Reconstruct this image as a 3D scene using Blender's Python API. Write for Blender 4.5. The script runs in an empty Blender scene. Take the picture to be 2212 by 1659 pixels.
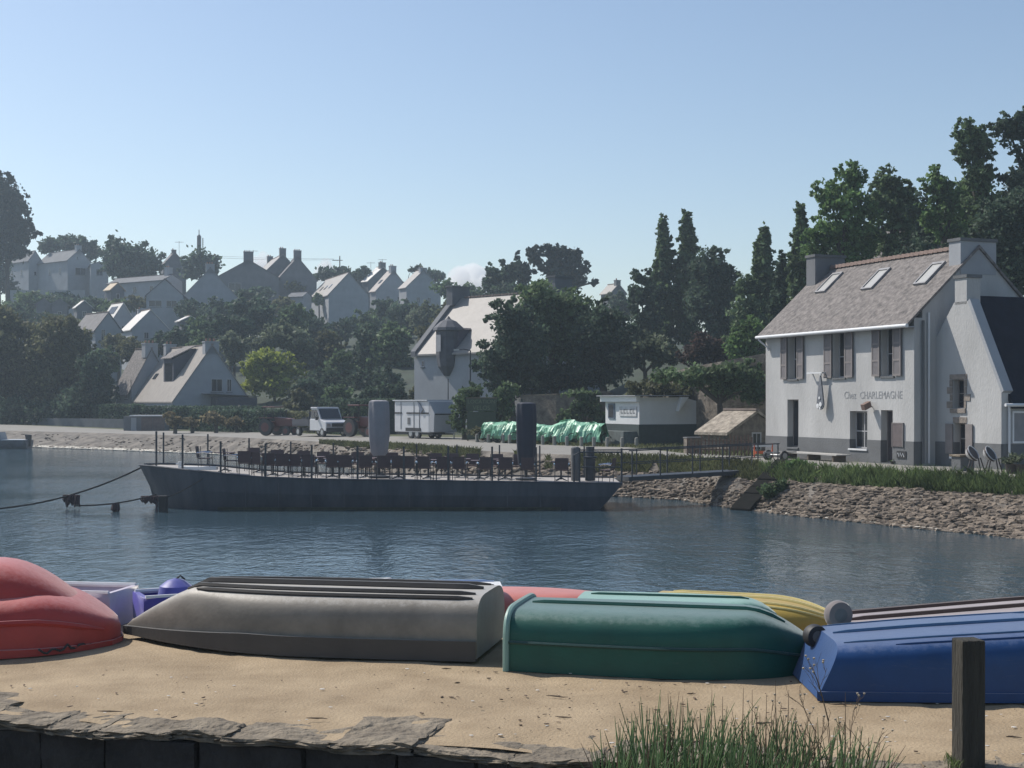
import bpy, math, random
import numpy as np
from mathutils import Vector, Matrix
random.seed(7)
S = bpy.context.scene
C = S.collection
R = math.radians

# ------------------------------------------------------------------ camera, world, sun, exposure
EYE, F, CX, HY = 2.4, 3000.0, 1106.0, 870.0      # eye height, focal length and horizon in 2212-wide units
cam_d = bpy.data.cameras.new('camera'); cam = bpy.data.objects.new('camera', cam_d); C.objects.link(cam)
cam.location = (0, 0, EYE); cam.rotation_euler = (R(90), 0, 0)
cam_d.sensor_width = 36; cam_d.lens = 36*F/2212
cam_d.shift_y = (HY-829.5)/2212
cam_d.clip_start = 0.1; cam_d.clip_end = 9000
S.camera = cam

SUN_DIR = Vector((-0.575, 0.37, 0.725)).normalized()     # towards the sun
world = bpy.data.worlds.new('World'); S.world = world; world.use_nodes = True
wn = world.node_tree
sky = wn.nodes.new('ShaderNodeTexSky'); sky.sky_type = 'NISHITA'; sky.sun_disc = False
sky.sun_elevation = math.asin(SUN_DIR.z); sky.sun_rotation = math.atan2(SUN_DIR.x, SUN_DIR.y)
sky.air_density = 1.0; sky.dust_density = 0.9; sky.ozone_density = 1.0
bg = wn.nodes['Background']; bg.inputs['Strength'].default_value = 0.13
wn.links.new(sky.outputs[0], bg.inputs['Color'])
sd = bpy.data.lights.new('sun', 'SUN'); sun = bpy.data.objects.new('sun', sd); C.objects.link(sun)
sd.energy = 5.0; sd.angle = R(0.5); sd.color = (1.0, 0.94, 0.86)
sun.rotation_euler = SUN_DIR.to_track_quat('Z', 'Y').to_euler(); sun.location = (-60, 30, 90)
S.view_settings.view_transform = 'Standard'; S.view_settings.look = 'None'
S.view_settings.exposure = 0.02; S.view_settings.gamma = 1.0
S.view_settings.use_curve_mapping = False
S.render.engine = 'CYCLES'
try:
    S.cycles.volume_bounces = 8; S.cycles.max_bounces = 10
    S.cycles.transparent_max_bounces = 8
except Exception: pass

# ------------------------------------------------------------------ materials
MATS = {}
def mat(name, col, rough=.8, var=.25, scale=3.0, bump=0.0, bscale=None, metal=0.0, spec=.5, col2=None, detail=6, coord='Object', trans=0, stretch=None, isl=0.0, sheen=0):
    if name in MATS: return MATS[name]
    m = bpy.data.materials.new(name); m.use_nodes = True; MATS[name] = m
    nt = m.node_tree; N = nt.nodes; L = nt.links
    b = N['Principled BSDF']; b.inputs['Roughness'].default_value = rough; b.inputs['Metallic'].default_value = metal
    b.inputs['Specular IOR Level'].default_value = spec
    tc = N.new('ShaderNodeTexCoord'); mp = N.new('ShaderNodeMapping'); L.new(tc.outputs[coord], mp.inputs[0])
    if stretch: mp.inputs['Scale'].default_value = stretch
    no = N.new('ShaderNodeTexNoise'); no.inputs['Scale'].default_value = scale; no.inputs['Detail'].default_value = detail; no.inputs['Roughness'].default_value = .65
    L.new(mp.outputs[0], no.inputs['Vector'])
    ra = N.new('ShaderNodeValToRGB'); ra.color_ramp.elements[0].position = .32; ra.color_ramp.elements[1].position = .68
    c1 = [max(0, c*(1-var)) for c in col]; c2 = list(col2) if col2 else [min(1, c*(1+var)) for c in col]
    ra.color_ramp.elements[0].color = (*c1, 1); ra.color_ramp.elements[1].color = (*c2, 1)
    L.new(no.outputs[0], ra.inputs[0])
    src = ra.outputs[0]
    if isl:
        g = N.new('ShaderNodeNewGeometry'); mr = N.new('ShaderNodeMapRange'); mr.inputs['To Min'].default_value = 1-isl; mr.inputs['To Max'].default_value = 1+isl
        L.new(g.outputs['Random Per Island'], mr.inputs['Value'])
        mx = N.new('ShaderNodeVectorMath'); mx.operation = 'SCALE'; L.new(src, mx.inputs[0]); L.new(mr.outputs[0], mx.inputs['Scale']); src = mx.outputs[0]
    L.new(src, b.inputs['Base Color'])
    if bump:
        n2 = N.new('ShaderNodeTexNoise'); n2.inputs['Scale'].default_value = bscale or scale*4; n2.inputs['Detail'].default_value = 5
        L.new(mp.outputs[0], n2.inputs['Vector'])
        bp = N.new('ShaderNodeBump'); bp.inputs['Strength'].default_value = bump; bp.inputs['Distance'].default_value = .05
        L.new(n2.outputs[0], bp.inputs['Height']); L.new(bp.outputs[0], b.inputs['Normal'])
    if sheen: b.inputs['Sheen Weight'].default_value = sheen; b.inputs['Sheen Roughness'].default_value = .35; b.inputs['Sheen Tint'].default_value = (1,.98,.94,1)
    if trans:
        t = N.new('ShaderNodeBsdfTranslucent'); L.new(src, t.inputs[0]); mix = N.new('ShaderNodeMixShader'); mix.inputs[0].default_value = trans
        out = N['Material Output']; L.new(b.outputs[0], mix.inputs[1]); L.new(t.outputs[0], mix.inputs[2]); L.new(mix.outputs[0], out.inputs[0])
    return m
def leafmat(name, col, var=.35, trans=.45):
    return mat(name, col, .65, var, .35, trans=trans, spec=.25, isl=.45, detail=3)

# ------------------------------------------------------------------ mesh helpers
class MB:
    def __init__(s): s.v = []; s.f = []
    def add(s, vs, fs):
        k = len(s.v); s.v += [tuple(p) for p in vs]; s.f += [tuple(i+k for i in f) for f in fs]; return s
    def box(s, x0, x1, y0, y1, z0, z1):
        return s.add([(x0,y0,z0),(x1,y0,z0),(x1,y1,z0),(x0,y1,z0),(x0,y0,z1),(x1,y0,z1),(x1,y1,z1),(x0,y1,z1)],
              [(0,3,2,1),(4,5,6,7),(0,1,5,4),(1,2,6,5),(2,3,7,6),(3,0,4,7)])
    def obox(s, o, a, b, c):
        o, a, b, c = map(Vector, (o, a, b, c))
        P = [o, o+a, o+a+b, o+b, o+c, o+a+c, o+a+b+c, o+b+c]
        if a.cross(b).dot(c) < 0:
            return s.add(P, [(0,1,2,3),(4,7,6,5),(0,4,5,1),(1,5,6,2),(2,6,7,3),(3,7,4,0)])
        return s.add(P, [(0,3,2,1),(4,5,6,7),(0,1,5,4),(1,2,6,5),(2,3,7,6),(3,0,4,7)])
    def prism(s, pts, ext):
        ext = Vector(ext); n = len(pts); a = [Vector(p) for p in pts]; b = [p+ext for p in a]
        nrm = Vector((0,0,0))
        for i in range(n): nrm += a[i].cross(a[(i+1) % n])
        fl = nrm.dot(ext) > 0
        bot = tuple(range(n)); top = tuple(range(n, 2*n)); fs = [bot[::-1] if fl else bot, top if fl else top[::-1]]
        for i in range(n):
            j = (i+1) % n; q = (i, j, n+j, n+i); fs.append(q if fl else q[::-1])
        return s.add(a+b, fs)
    def tube(s, p0, p1, r0, r1=None, n=8, cap=True):
        return s.path([p0, p1], [r0, r0 if r1 is None else r1], n, cap)
    def path(s, pts, rs, n=8, cap=True):
        pts = [Vector(p) for p in pts]
        if not isinstance(rs, (list, tuple)): rs = [rs]*len(pts)
        vs = []; fs = []; up = None
        for i, p in enumerate(pts):
            t = (pts[min(i+1, len(pts)-1)] - pts[max(i-1, 0)]).normalized()
            if up is None:
                a = Vector((0,0,1)) if abs(t.z) < .9 else Vector((1,0,0))
                x = t.cross(a).normalized()
            else: x = (up - t*up.dot(t)).normalized()
            up = x; y = t.cross(x)
            for k in range(n):
                an = 2*math.pi*k/n; vs.append(p + (x*math.cos(an)+y*math.sin(an))*rs[i])
        for i in range(len(pts)-1):
            for k in range(n):
                a = i*n+k; b = i*n+(k+1) % n; fs.append((a, b, b+n, a+n))
        if cap:
            fs.append(tuple(range(n))[::-1]); fs.append(tuple(range((len(pts)-1)*n, len(pts)*n)))
        return s.add(vs, fs)
    def lathe(s, prof, c=(0,0,0), n=16, ax='z'):
        vs = []; fs = []
        for r, h in prof:
            for k in range(n):
                a = 2*math.pi*k/n; q = (r*math.cos(a), r*math.sin(a), h)
                if ax == 'y': q = (q[0], q[2], -q[1])
                if ax == 'x': q = (q[2], q[0], q[1])
                vs.append((c[0]+q[0], c[1]+q[1], c[2]+q[2]))
        for i in range(len(prof)-1):
            for k in range(n):
                a = i*n+k; b = i*n+(k+1) % n; fs.append((a, b, b+n, a+n))
        fs.append(tuple(range(n))[::-1]); fs.append(tuple(range((len(prof)-1)*n, len(prof)*n)))
        return s.add(vs, fs)
    def build(s, name, m, parent=None, smooth=False, bev=0, loc=None):
        me = bpy.data.meshes.new(name); me.from_pydata(s.v, [], s.f); me.update()
        if m: me.materials.append(m)
        if smooth:
            me.polygons.foreach_set('use_smooth', [True]*len(me.polygons))
            try: me.set_sharp_from_angle(angle=R(38))
            except Exception: pass
        o = bpy.data.objects.new(name, me); C.objects.link(o)
        if parent: o.parent = parent
        if loc: o.location = loc
        if bev:
            b = o.modifiers.new('bevel', 'BEVEL'); b.width = bev; b.segments = 2; b.limit_method = 'ANGLE'
        return o

def tag(o, label=None, cat=None, group=None, kind=None):
    if label: o['label'] = label
    if cat: o['category'] = cat
    if group: o['group'] = group
    if kind: o['kind'] = kind
    return o
def thing(name, label, cat, loc=(0,0,0), rz=0, group=None):
    o = bpy.data.objects.new(name, None); C.objects.link(o); o.location = loc; o.rotation_euler = (0,0,rz)
    o.empty_display_size = .2
    return tag(o, label, cat, group)
KIDS = {}
def copy_tree(o, loc=None, rz=None, label=None, scale=None, parent=None):
    c = o.copy(); C.objects.link(c)
    if parent: c.parent = parent
    if loc is not None: c.location = loc
    if rz is not None: c.rotation_euler = (0,0,rz)
    if label: c['label'] = label
    if scale is not None: c.scale = (scale,)*3 if not isinstance(scale, tuple) else scale
    for ch in list(o.children): copy_tree(ch, parent=c)
    return c
def npmesh(name, V, nper, m, parent=None, kind=None):
    n = len(V); me = bpy.data.meshes.new(name); me.vertices.add(n); me.vertices.foreach_set('co', V.astype(np.float32).ravel())
    me.loops.add(n); me.loops.foreach_set('vertex_index', np.arange(n, dtype=np.int32))
    k = n//nper; me.polygons.add(k); me.polygons.foreach_set('loop_start', np.arange(0, n, nper, dtype=np.int32))
    try: me.polygons.foreach_set('loop_total', np.full(k, nper, dtype=np.int32))
    except Exception: pass
    me.update(); me.validate(); me.materials.append(m)
    o = bpy.data.objects.new(name, me); C.objects.link(o)
    if parent: o.parent = parent
    if kind: o['kind'] = kind
    return o
def P(x, y, d): return Vector(((x-CX)/F*d, d, EYE-(y-HY)/F*d))
def XW(x, d): return (x-CX)/F*d
def gd(x, y, z=0.0):
    d = (EYE-z)*F/(y-HY); return Vector(((x-CX)/F*d, d, z))
def hit(x, y, p0, n):
    dr = Vector(((x-CX)/F, 1, -(y-HY)/F)); e = Vector((0,0,EYE)); n = Vector(n)
    return e + dr*((Vector(p0)-e).dot(n)/dr.dot(n))
def lerp(x, xs, ys): return float(np.interp(x, xs, ys))
def nz(x, y, s=1.0, seed=0):
    from mathutils import noise
    return noise.noise(Vector((x*s+seed*17.3, y*s-seed*9.1, seed*3.7)))

# ------------------------------------------------------------------ terrain of the far shore
XS = [-2600,-1200,-400, 0, 65, 307, 443, 600, 756, 864,1006,1105,1239,1354,1476,1577,1727,1975,2212,2700,4200]
DW = [ 230, 180, 146,128,125,114.5,109,100,84.5, 77, 67, 63,60.6, 59, 57, 53, 49,44.4, 41, 36, 27]
DR = [ 240, 192, 156,137,134,121.5,114.5,104.5,88.6,82.4, 71, 67, 64, 62, 60, 57, 53,48.6, 45, 40, 31]
ZR = [-.35]*8+[-.2,-.1]+[0]*11
DF = [ 252, 205, 168,150,147,133,127.5,119,106, 99, 96, 82, 77, 75, 66, 63, 62, 62, 62, 58, 50]
ZF = [.05]*4+[.0,-.26,-.22,-.16,-.11]+[0]*12
DG = [ 262, 214, 176,157,153,139,134,127,114,107,103, 97, 95, 93, 90, 88, 86, 83, 80, 74, 66]
def hill(x, dist):
    step = lerp(x, [1000,1250,1400,1700,2300], [0,.6,3.2,4.2,4.5])
    z = step*min(1, dist/3.0) + .155*max(0, dist-2)*lerp(x, [1000, 1500], [1, .75])
    return 27*(1-math.exp(-z/27)) if z > 0 else z
def ground_z(X, Y):
    x = CX+F*X/Y
    g = lerp(x, XS, DG)
    if Y >= g: return lerp(x, XS, ZF)+hill(x, Y-g)
    r = lerp(x, XS, DR); f = lerp(x, XS, DF)
    if Y >= r: return lerp(Y, [r, f], [lerp(x, XS, ZR), lerp(x, XS, ZF)])
    w = lerp(x, XS, DW); return lerp(Y, [w, r], [-1.6, lerp(x, XS, ZR)])
cols = [-2600,-2000,-1600,-1200,-900,-650,-400]+list(range(-250, 2600, 22))+[2700,3000,3400,3800,4200]
def strip(name, rows, m, label=None):
    """rows: functions x -> (d, z)"""
    mb = MB(); n = len(rows)
    for x in cols:
        for r in rows:
            d, z = r(x); mb.v.append((XW(x, d), d, z))
    for i in range(len(cols)-1):
        for j in range(n-1):
            a = i*n+j; mb.f.append((a, a+n, a+n+1, a+1))
    o = mb.build(name, m, smooth=True); return tag(o, kind='structure')
def at(XS_, x): return lerp(x, XS, XS_)

m_gravel = mat('gravel', (.10,.088,.075), .95, .45, .9, 1.0, 9, col2=(.22,.195,.165))
m_road = mat('road_asphalt', (.22,.21,.19), .92, .10, .5, .2, 30)
m_grass = mat('grass_ground', (.055,.075,.028), .95, .4, .8, .8, 12, col2=(.10,.105,.045))
m_hill = mat('hill_soil', (.022,.034,.018), .95, .4, .3, .8, 4)
def bankrow(t):
    def f(x):
        w, r, zr = at(DW, x), at(DR, x), at(ZR, x)
        d = w+(r-w)*t; z = -1.6+(zr+1.6)*(t**.8)
        k = math.sin(math.pi*t)
        return d+.35*k*nz(x, t*40, .03, 1), z+.14*k*nz(x, t*30, .045, 2)
    return f
strip('shore_bank', [lambda x: (at(DW, x)-9, -3.4)]+[bankrow(t) for t in (0,.15,.3,.45,.6,.75,.88,1)], m_gravel)
strip('road', [lambda x: (at(DR, x), at(ZR, x)), lambda x: ((at(DR,x)+at(DF,x))/2, (at(ZR,x)+at(ZF,x))/2+.03), lambda x: (at(DF, x), at(ZF, x))], m_road)
strip('yard_ground', [lambda x: (at(DF, x), at(ZF, x)), lambda x: (at(DG, x)-.5, at(ZF, x)), lambda x: (at(DG, x), at(ZF, x))], m_grass)
def hrow(dd): return lambda x: (at(DG, x)+dd, at(ZF, x)+hill(x, dd)+.5*nz(x*.02, dd*.1, 1, 3)*min(1, dd/8))
strip('hillside', [hrow(dd) for dd in (0,1.5,3.2,6,10,16,24,35,50,70,95,120,150,180,215,260,330,420)], m_hill)
mb = MB(); mb.add([(-900,-12,-3.6),(900,-12,-3.6),(900,760,-3.6),(-900,760,-3.6)], [(0,1,2,3)])
tag(mb.build('sea_bed', mat('sea_mud', (.06,.055,.04), .9)), kind='structure')

# ------------------------------------------------------------------ water
def water_mat():
    m = bpy.data.materials.new('water'); m.use_nodes = True; nt = m.node_tree; N = nt.nodes; L = nt.links
    b = N['Principled BSDF']; b.inputs['Base Color'].default_value = (.038,.068,.090,1); b.inputs['Roughness'].default_value = .09
    b.inputs['IOR'].default_value = 1.33; b.inputs['Specular IOR Level'].default_value = .5
    tc = N.new('ShaderNodeTexCoord')
    h = None
    for sc, st, w, dt in ((1.9,(1,.75,1), .5, 3), (.55,(1,.6,1), .7, 2), (5.5,(1,.8,1), .30, 3)):
        mp = N.new('ShaderNodeMapping'); mp.inputs['Scale'].default_value = st; mp.inputs['Rotation'].default_value = (0,0,sc)
        L.new(tc.outputs['Object'], mp.inputs[0])
        n = N.new('ShaderNodeTexNoise'); n.inputs['Scale'].default_value = sc; n.inputs['Detail'].default_value = dt; n.inputs['Distortion'].default_value = .6
        L.new(mp.outputs[0], n.inputs['Vector'])
        mu = N.new('ShaderNodeMath'); mu.operation = 'MULTIPLY'; mu.inputs[1].default_value = w; L.new(n.outputs[0], mu.inputs[0])
        if h is None: h = mu.outputs[0]
        else:
            ad = N.new('ShaderNodeMath'); L.new(h, ad.inputs[0]); L.new(mu.outputs[0], ad.inputs[1]); h = ad.outputs[0]
    bp = N.new('ShaderNodeBump'); bp.inputs['Strength'].default_value = 1.0; bp.inputs['Distance'].default_value = .085
    pm = N.new('ShaderNodeMapping'); pm.inputs['Scale'].default_value = (.05,.12,1); L.new(tc.outputs['Object'], pm.inputs[0])
    pn = N.new('ShaderNodeTexNoise'); pn.inputs['Scale'].default_value = 1.6; pn.inputs['Detail'].default_value = 3; L.new(pm.outputs[0], pn.inputs['Vector'])
    pr = N.new('ShaderNodeMapRange'); pr.inputs['From Min'].default_value = .38; pr.inputs['From Max'].default_value = .62; pr.inputs['To Min'].default_value = .45; pr.inputs['To Max'].default_value = 1.0
    L.new(pn.outputs[0], pr.inputs['Value']); L.new(pr.outputs[0], bp.inputs['Strength'])
    L.new(h, bp.inputs['Height']); L.new(bp.outputs[0], b.inputs['Normal'])
    return m
mb = MB(); mb.add([(-880,12,-1.6),(880,12,-1.6),(880,245,-1.6),(-880,245,-1.6)], [(0,1,2,3)])
tag(mb.build('water', water_mat()), kind='structure')

# ------------------------------------------------------------------ near beach, quay wall
def wall_y(X): return 9.50-.262*X        # line of the quay wall edge
m_sand = mat('sand', (.27,.198,.118), .95, .16, 1.3, .35, 40, col2=(.37,.285,.182), detail=12)
mb = MB(); nx, ny = 260, 90
xs = [ -14+28*i/nx for i in range(nx+1)]
for X in xs:
    y0 = wall_y(X)+.16+.10*nz(X,0,1.3,30)
    for j in range(ny+1):
        t = j/ny; Y = y0+(25.5-y0)*t**1.3
        z = 0 if Y < 15.6 else -.24*(Y-15.6)-.02*(Y-15.6)**1.5
        z += -.014*max(0, nz(X*1.4, Y, 2.6, 55)-.25)*3+.016*nz(X, Y, 1.1, 5)+.008*nz(X, Y, 4.1, 6)+.035*max(0,1-(Y-wall_y(X))/.9)*nz(X, Y, 2.6, 33)-.034*max(0,1-(Y-wall_y(X))/.75)
        mb.v.append((X, Y, z))
for i in range(nx):
    for j in range(ny):
        a = i*(ny+1)+j; mb.f.append((a, a+ny+1, a+ny+2, a+1))
beach = tag(mb.build('beach', m_sand, smooth=True), kind='structure')
mb = MB(); mb.add([(-16,-10,-.95),(16,-10,-.95),(16,wall_y(16)+.2,-.95),(-16,wall_y(-16)+.2,-.95)], [(0,1,2,3)])
tag(mb.build('path', mat('path_gravel', (.10,.09,.08), .95, .3, 3, .6, 30)), kind='structure')

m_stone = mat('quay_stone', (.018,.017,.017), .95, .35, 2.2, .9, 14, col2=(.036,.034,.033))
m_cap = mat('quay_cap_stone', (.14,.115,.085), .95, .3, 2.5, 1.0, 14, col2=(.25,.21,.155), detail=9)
wall = thing('quay_wall', 'low rough stone quay wall in shade along the near edge of the sand', 'wall', (0, 9.50, 0), math.atan(-.262))
def rough_block(x0, x1, y0, y1, z0, z1, j, seed=0, cuts=2):
    """irregular stone block with jittered, subdivided faces"""
    import bmesh
    r = random.Random(seed)
    bm = bmesh.new(); bmesh.ops.create_cube(bm, size=1)
    bmesh.ops.subdivide_edges(bm, edges=bm.edges[:], cuts=cuts, use_grid_fill=True)
    for v in bm.verts:
        v.co.x = x0+(x1-x0)*(v.co.x+.5)+r.uniform(-j, j); v.co.y = y0+(y1-y0)*(v.co.y+.5)+r.uniform(-j, j); v.co.z = z0+(z1-z0)*(v.co.z+.5)+r.uniform(-j, j)*.35
        if cuts > 3: q = nz(v.co.x, v.co.y*2, 2.2, 41); v.co.z += .035*q-.01; v.co.y += .035*nz(v.co.x, v.co.z*6, 1.6, 42)+.03*nz(v.co.x, v.co.z*6, 7, 43)
    vs = [tuple(v.co) for v in bm.verts]; bm.verts.index_update(); fs = [tuple(v.index for v in f.verts) for f in bm.faces]; bm.free()
    return vs, fs
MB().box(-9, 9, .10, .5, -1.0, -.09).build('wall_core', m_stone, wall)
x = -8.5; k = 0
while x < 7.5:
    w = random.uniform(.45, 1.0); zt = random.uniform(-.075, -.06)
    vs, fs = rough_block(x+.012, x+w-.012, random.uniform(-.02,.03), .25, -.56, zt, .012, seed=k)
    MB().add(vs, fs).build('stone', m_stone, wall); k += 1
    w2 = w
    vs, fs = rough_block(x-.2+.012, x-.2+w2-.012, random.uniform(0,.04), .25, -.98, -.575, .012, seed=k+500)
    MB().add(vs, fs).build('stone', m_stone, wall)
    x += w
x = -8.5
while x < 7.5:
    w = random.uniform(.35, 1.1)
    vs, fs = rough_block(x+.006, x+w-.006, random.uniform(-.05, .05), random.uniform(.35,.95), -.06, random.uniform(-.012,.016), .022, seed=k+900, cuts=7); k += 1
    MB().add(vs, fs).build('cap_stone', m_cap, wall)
    x += w

# ------------------------------------------------------------------ foliage
RNG = np.random.default_rng(11)
def leaf_cloud(blobs, n, size, clump=.22, rng=None, per=26, flat=1.0, shell=.55):
    """blobs: (cx,cy,cz,rx,ry,rz). Leaves in small clumps spread through the outer part of each blob."""
    rng = rng or RNG
    w = np.array([(b[3]*b[4]*b[5])**(2/3) for b in blobs]); w = w/w.sum(); out = []
    for b, wi in zip(blobs, w):
        k = max(4, int(n*wi)); nc = max(3, k//per)
        d = rng.normal(size=(nc,3)); d /= np.linalg.norm(d, axis=1)[:,None]
        rad = rng.uniform(shell**2, 1.0, nc)**.5*(1+.07*rng.normal(size=nc))
        # lobed outline
        lob = 1+.13*np.sin(d[:,0]*5+b[0])*np.cos(d[:,2]*6+b[2])
        cc = d*(rad*lob)[:,None]*np.array(b[3:6])+np.array(b[:3])
        cs = clump*(b[3]*b[4]*b[5])**(1/3)
        idx = np.repeat(np.arange(nc), k//nc+1)[:k]
        p = cc[idx]+rng.normal(size=(k,3))*cs*np.array([1,1,.75*flat])
        q = rng.normal(size=(k,3)); q /= np.linalg.norm(q, axis=1)[:,None]
        r = rng.normal(size=(k,3)); r -= (r*q).sum(1)[:,None]*q; r /= np.linalg.norm(r, axis=1)[:,None]
        s = size*rng.uniform(.55,1.35,k)[:,None]
        out.append(np.stack([p-q*s, p+r*s*.6, p+q*s, p-r*s*.6], 1).reshape(-1,3))
    return np.concatenate(out)
def limbs(mb, base, blobs, r):
    top = Vector(base); cen = Vector(tuple(np.mean([b[:3] for b in blobs], axis=0)))
    zlow = min(b[2]-b[5]*.8 for b in blobs)
    fork = Vector((base[0]*.6+cen.x*.4, base[1]*.6+cen.y*.4, max(base[2]+.8, min(zlow, cen.z))))
    mb.path([base, (Vector(base)+fork)/2+Vector((r*.3,0,0)), fork], [r, r*.8, r*.65], 7)
    for b in blobs[:7]:
        e = Vector(b[:3])+Vector((0,0,b[5]*.3)); mid = (fork+e)/2+Vector((random.uniform(-.3,.3), 0, b[5]*.15))
        mb.path([fork, mid, e], [r*.5, r*.3, r*.08], 5)
m_bark = mat('bark', (.06,.05,.04), .95, .3, 4)
L_GREEN = leafmat('leaf_green', (.105,.155,.075)); L_DARK = leafmat('leaf_dark', (.062,.095,.062)); L_PINE = leafmat('leaf_pine', (.026,.042,.034), trans=.1)
L_GREY = leafmat('leaf_grey_green', (.13,.155,.10)); L_YEL = leafmat('leaf_yellow_green', (.24,.28,.05)); L_RED = leafmat('leaf_reddish', (.085,.058,.05))
L_FRESH = leafmat('leaf_fresh', (.12,.20,.07)); L_OLIVE = leafmat('leaf_olive', (.11,.115,.06))
def pop(x, ytop, ybot, w):
    out = []; y = ytop+w*.3; r_ = random.Random(int(x))
    while y < ybot:
        t = (y-ytop)/(ybot-ytop); r = w*(.22+.78*min(1, t/.55)**.8)*(1-.25*max(0, t-.7)/.3)
        out.append((x+r_.uniform(-.22,.22)*r, y, r*r_.uniform(.8,1.05), max(r*1.25, w*.6))); y += max(r*.55, w*.3)
    return out
def tree(name, label, pxblobs, d, basey, lm, cat='tree', n=None, size=None, tr=.22, group=None, clump=.2, depth=1.0, shell=.5, basex=None, dens=1.0):
    """pxblobs: (x, y, rx, ry) in photo units at distance d."""
    k = d/F; bl = []
    cx = sum(b[0] for b in pxblobs)/len(pxblobs) if basex is None else basex
    base = P(cx, basey, d)
    gz = ground_z(base.x, base.y); base.z = min(base.z, gz) if base.z-gz > .3 else base.z
    root = thing(name, label, cat, base, 0, group)
    for i, b in enumerate(pxblobs):
        p = P(b[0], b[1], d)-base
        ry = b[2]*k*depth
        bl.append((p.x, (0 if len(pxblobs) == 1 else random.uniform(-.35,.35)*ry), p.z, b[2]*k, ry, b[3]*k))
    area = sum(math.pi*b[3]*b[5] for b in bl)
    nb = []
    for b in bl:
        nb.append((b[0], b[1], b[2], b[3]*.84, b[4]*.84, b[5]*.86))
        for _ in range(7 if dens < 1 else 5):
            th_ = random.uniform(-.5, 3.64); r_ = min(b[3], b[5])*random.uniform(.2,.36); q_ = random.uniform(.78,1.02)
            nb.append((b[0]+b[3]*q_*math.cos(th_), b[1]+b[4]*random.uniform(-.6,.6), b[2]+b[5]*q_*math.sin(th_), r_*1.15, r_*1.15, r_*.85))
    size = size or d*.0015
    n = n or int(min(52000, dens*area*6.6/(size*size*1.2)))
    bl2 = [(b[0], b[1], b[2], b[3]*.60, b[4]*.60, b[5]*.64) for b in bl]
    V = np.concatenate([leaf_cloud(nb, n, size, clump*1.25, per=20, shell=shell), leaf_cloud(bl2, int(n*.22), size*1.8, .25, per=10, shell=.1)])
    npmesh('crown', V, 4, lm, root)
    mb = MB(); limbs(mb, (0,0,-.3), bl, tr); mb.build('trunk', m_bark, root, smooth=True)
    return root

# ------------------------------------------------------------------ houses
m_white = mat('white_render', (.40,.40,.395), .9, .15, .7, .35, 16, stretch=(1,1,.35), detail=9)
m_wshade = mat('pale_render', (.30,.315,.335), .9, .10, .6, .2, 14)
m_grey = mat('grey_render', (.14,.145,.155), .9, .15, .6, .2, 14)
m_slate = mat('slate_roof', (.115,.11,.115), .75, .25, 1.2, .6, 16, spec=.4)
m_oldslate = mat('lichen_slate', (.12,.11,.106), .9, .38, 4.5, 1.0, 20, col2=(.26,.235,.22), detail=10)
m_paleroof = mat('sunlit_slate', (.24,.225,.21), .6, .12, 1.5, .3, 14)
m_dark = mat('dark_glass', (.02,.022,.028), .12, .1, 1, spec=.6)
m_frame = mat('window_frame', (.36,.36,.37), .6, .08)
m_shut = mat('grey_brown_shutter', (.20,.18,.175), .8, .12, 3, .3, 20)
m_blueshut = mat('slate_blue_shutter', (.12,.15,.20), .7, .1, 3)
m_wpaint = mat('white_paint', (.62,.63,.64), .45, .05)
m_plinth = mat('grey_plinth', (.12,.125,.13), .9, .12, 1.2, .3, 14)
m_brick = mat('chimney_grey', (.25,.25,.265), .9, .15, 1.5, .4, 16)
m_steel = mat('galvanised_steel', (.35,.36,.37), .4, .1, 4, metal=.7)
m_black = mat('black_rubber', (.02,.02,.022), .6, .1)
m_wood = mat('weathered_wood', (.15,.12,.09), .9, .3, 2.5, .6, 20, stretch=(1,1,8))

def window(parent, face, a, z, w, h, shutters=0, shm=None, frm=None, proud=.03):
    """face 'L': plane X=0 (a along Y); 'G': plane Y=0 (a along X); local frame of the house. Window with pane and frame bars."""
    def bx(mb, a0, a1, z0, z1, o0, o1):
        if face == 'L': mb.box(-o1, -o0, a0, a1, z0, z1)
        else: mb.box(a0, a1, -o1, -o0, z0, z1)
    mb = MB(); f = .07
    bx(mb, a-w/2, a-w/2+f, z, z+h, -.02, proud); bx(mb, a+w/2-f, a+w/2, z, z+h, -.02, proud)
    bx(mb, a-w/2+f, a+w/2-f, z, z+f, -.02, proud); bx(mb, a-w/2+f, a+w/2-f, z+h-f, z+h, -.02, proud)
    bx(mb, a-.02, a+.02, z+f, z+h-f, -.02, proud-.005)
    wd = mb.build('window', frm or m_frame, parent)
    mb = MB(); bx(mb, a-w/2+f, a+w/2-f, z+f, z+h-f, -.02, proud-.018); mb.build('pane', m_dark, wd)
    mb = MB(); bx(mb, a-w/2-.06, a+w/2+.06, z-.08, z-.003, -.02, .09); mb.build('sill', m_plinth, wd)
    if shutters:
        for s in (-1, 1):
            mb = MB(); c = a+s*(w/2+shutters/2+.01)
            bx(mb, c-shutters/2, c+shutters/2, z, z+h, .003, .045)
            mb.build('shutter', shm or m_blueshut, parent)
def roof_mesh(mb, W, L, he, hr, eo=.28, go=.12, th=.14, left=True, right=True, mid=None):
    mid = W/2 if mid is None else mid
    for sgn, on in ((-1, left), (1, right)):
        if not on: continue
        run = mid if sgn < 0 else W-mid; sl = (hr-he)/run
        xe = mid+sgn*(run+eo); ze = he-sl*eo
        mb.obox((mid, -go, hr+.01), (xe-mid, 0, ze-hr), (0, L+2*go, 0), (0, 0, th))
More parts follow.
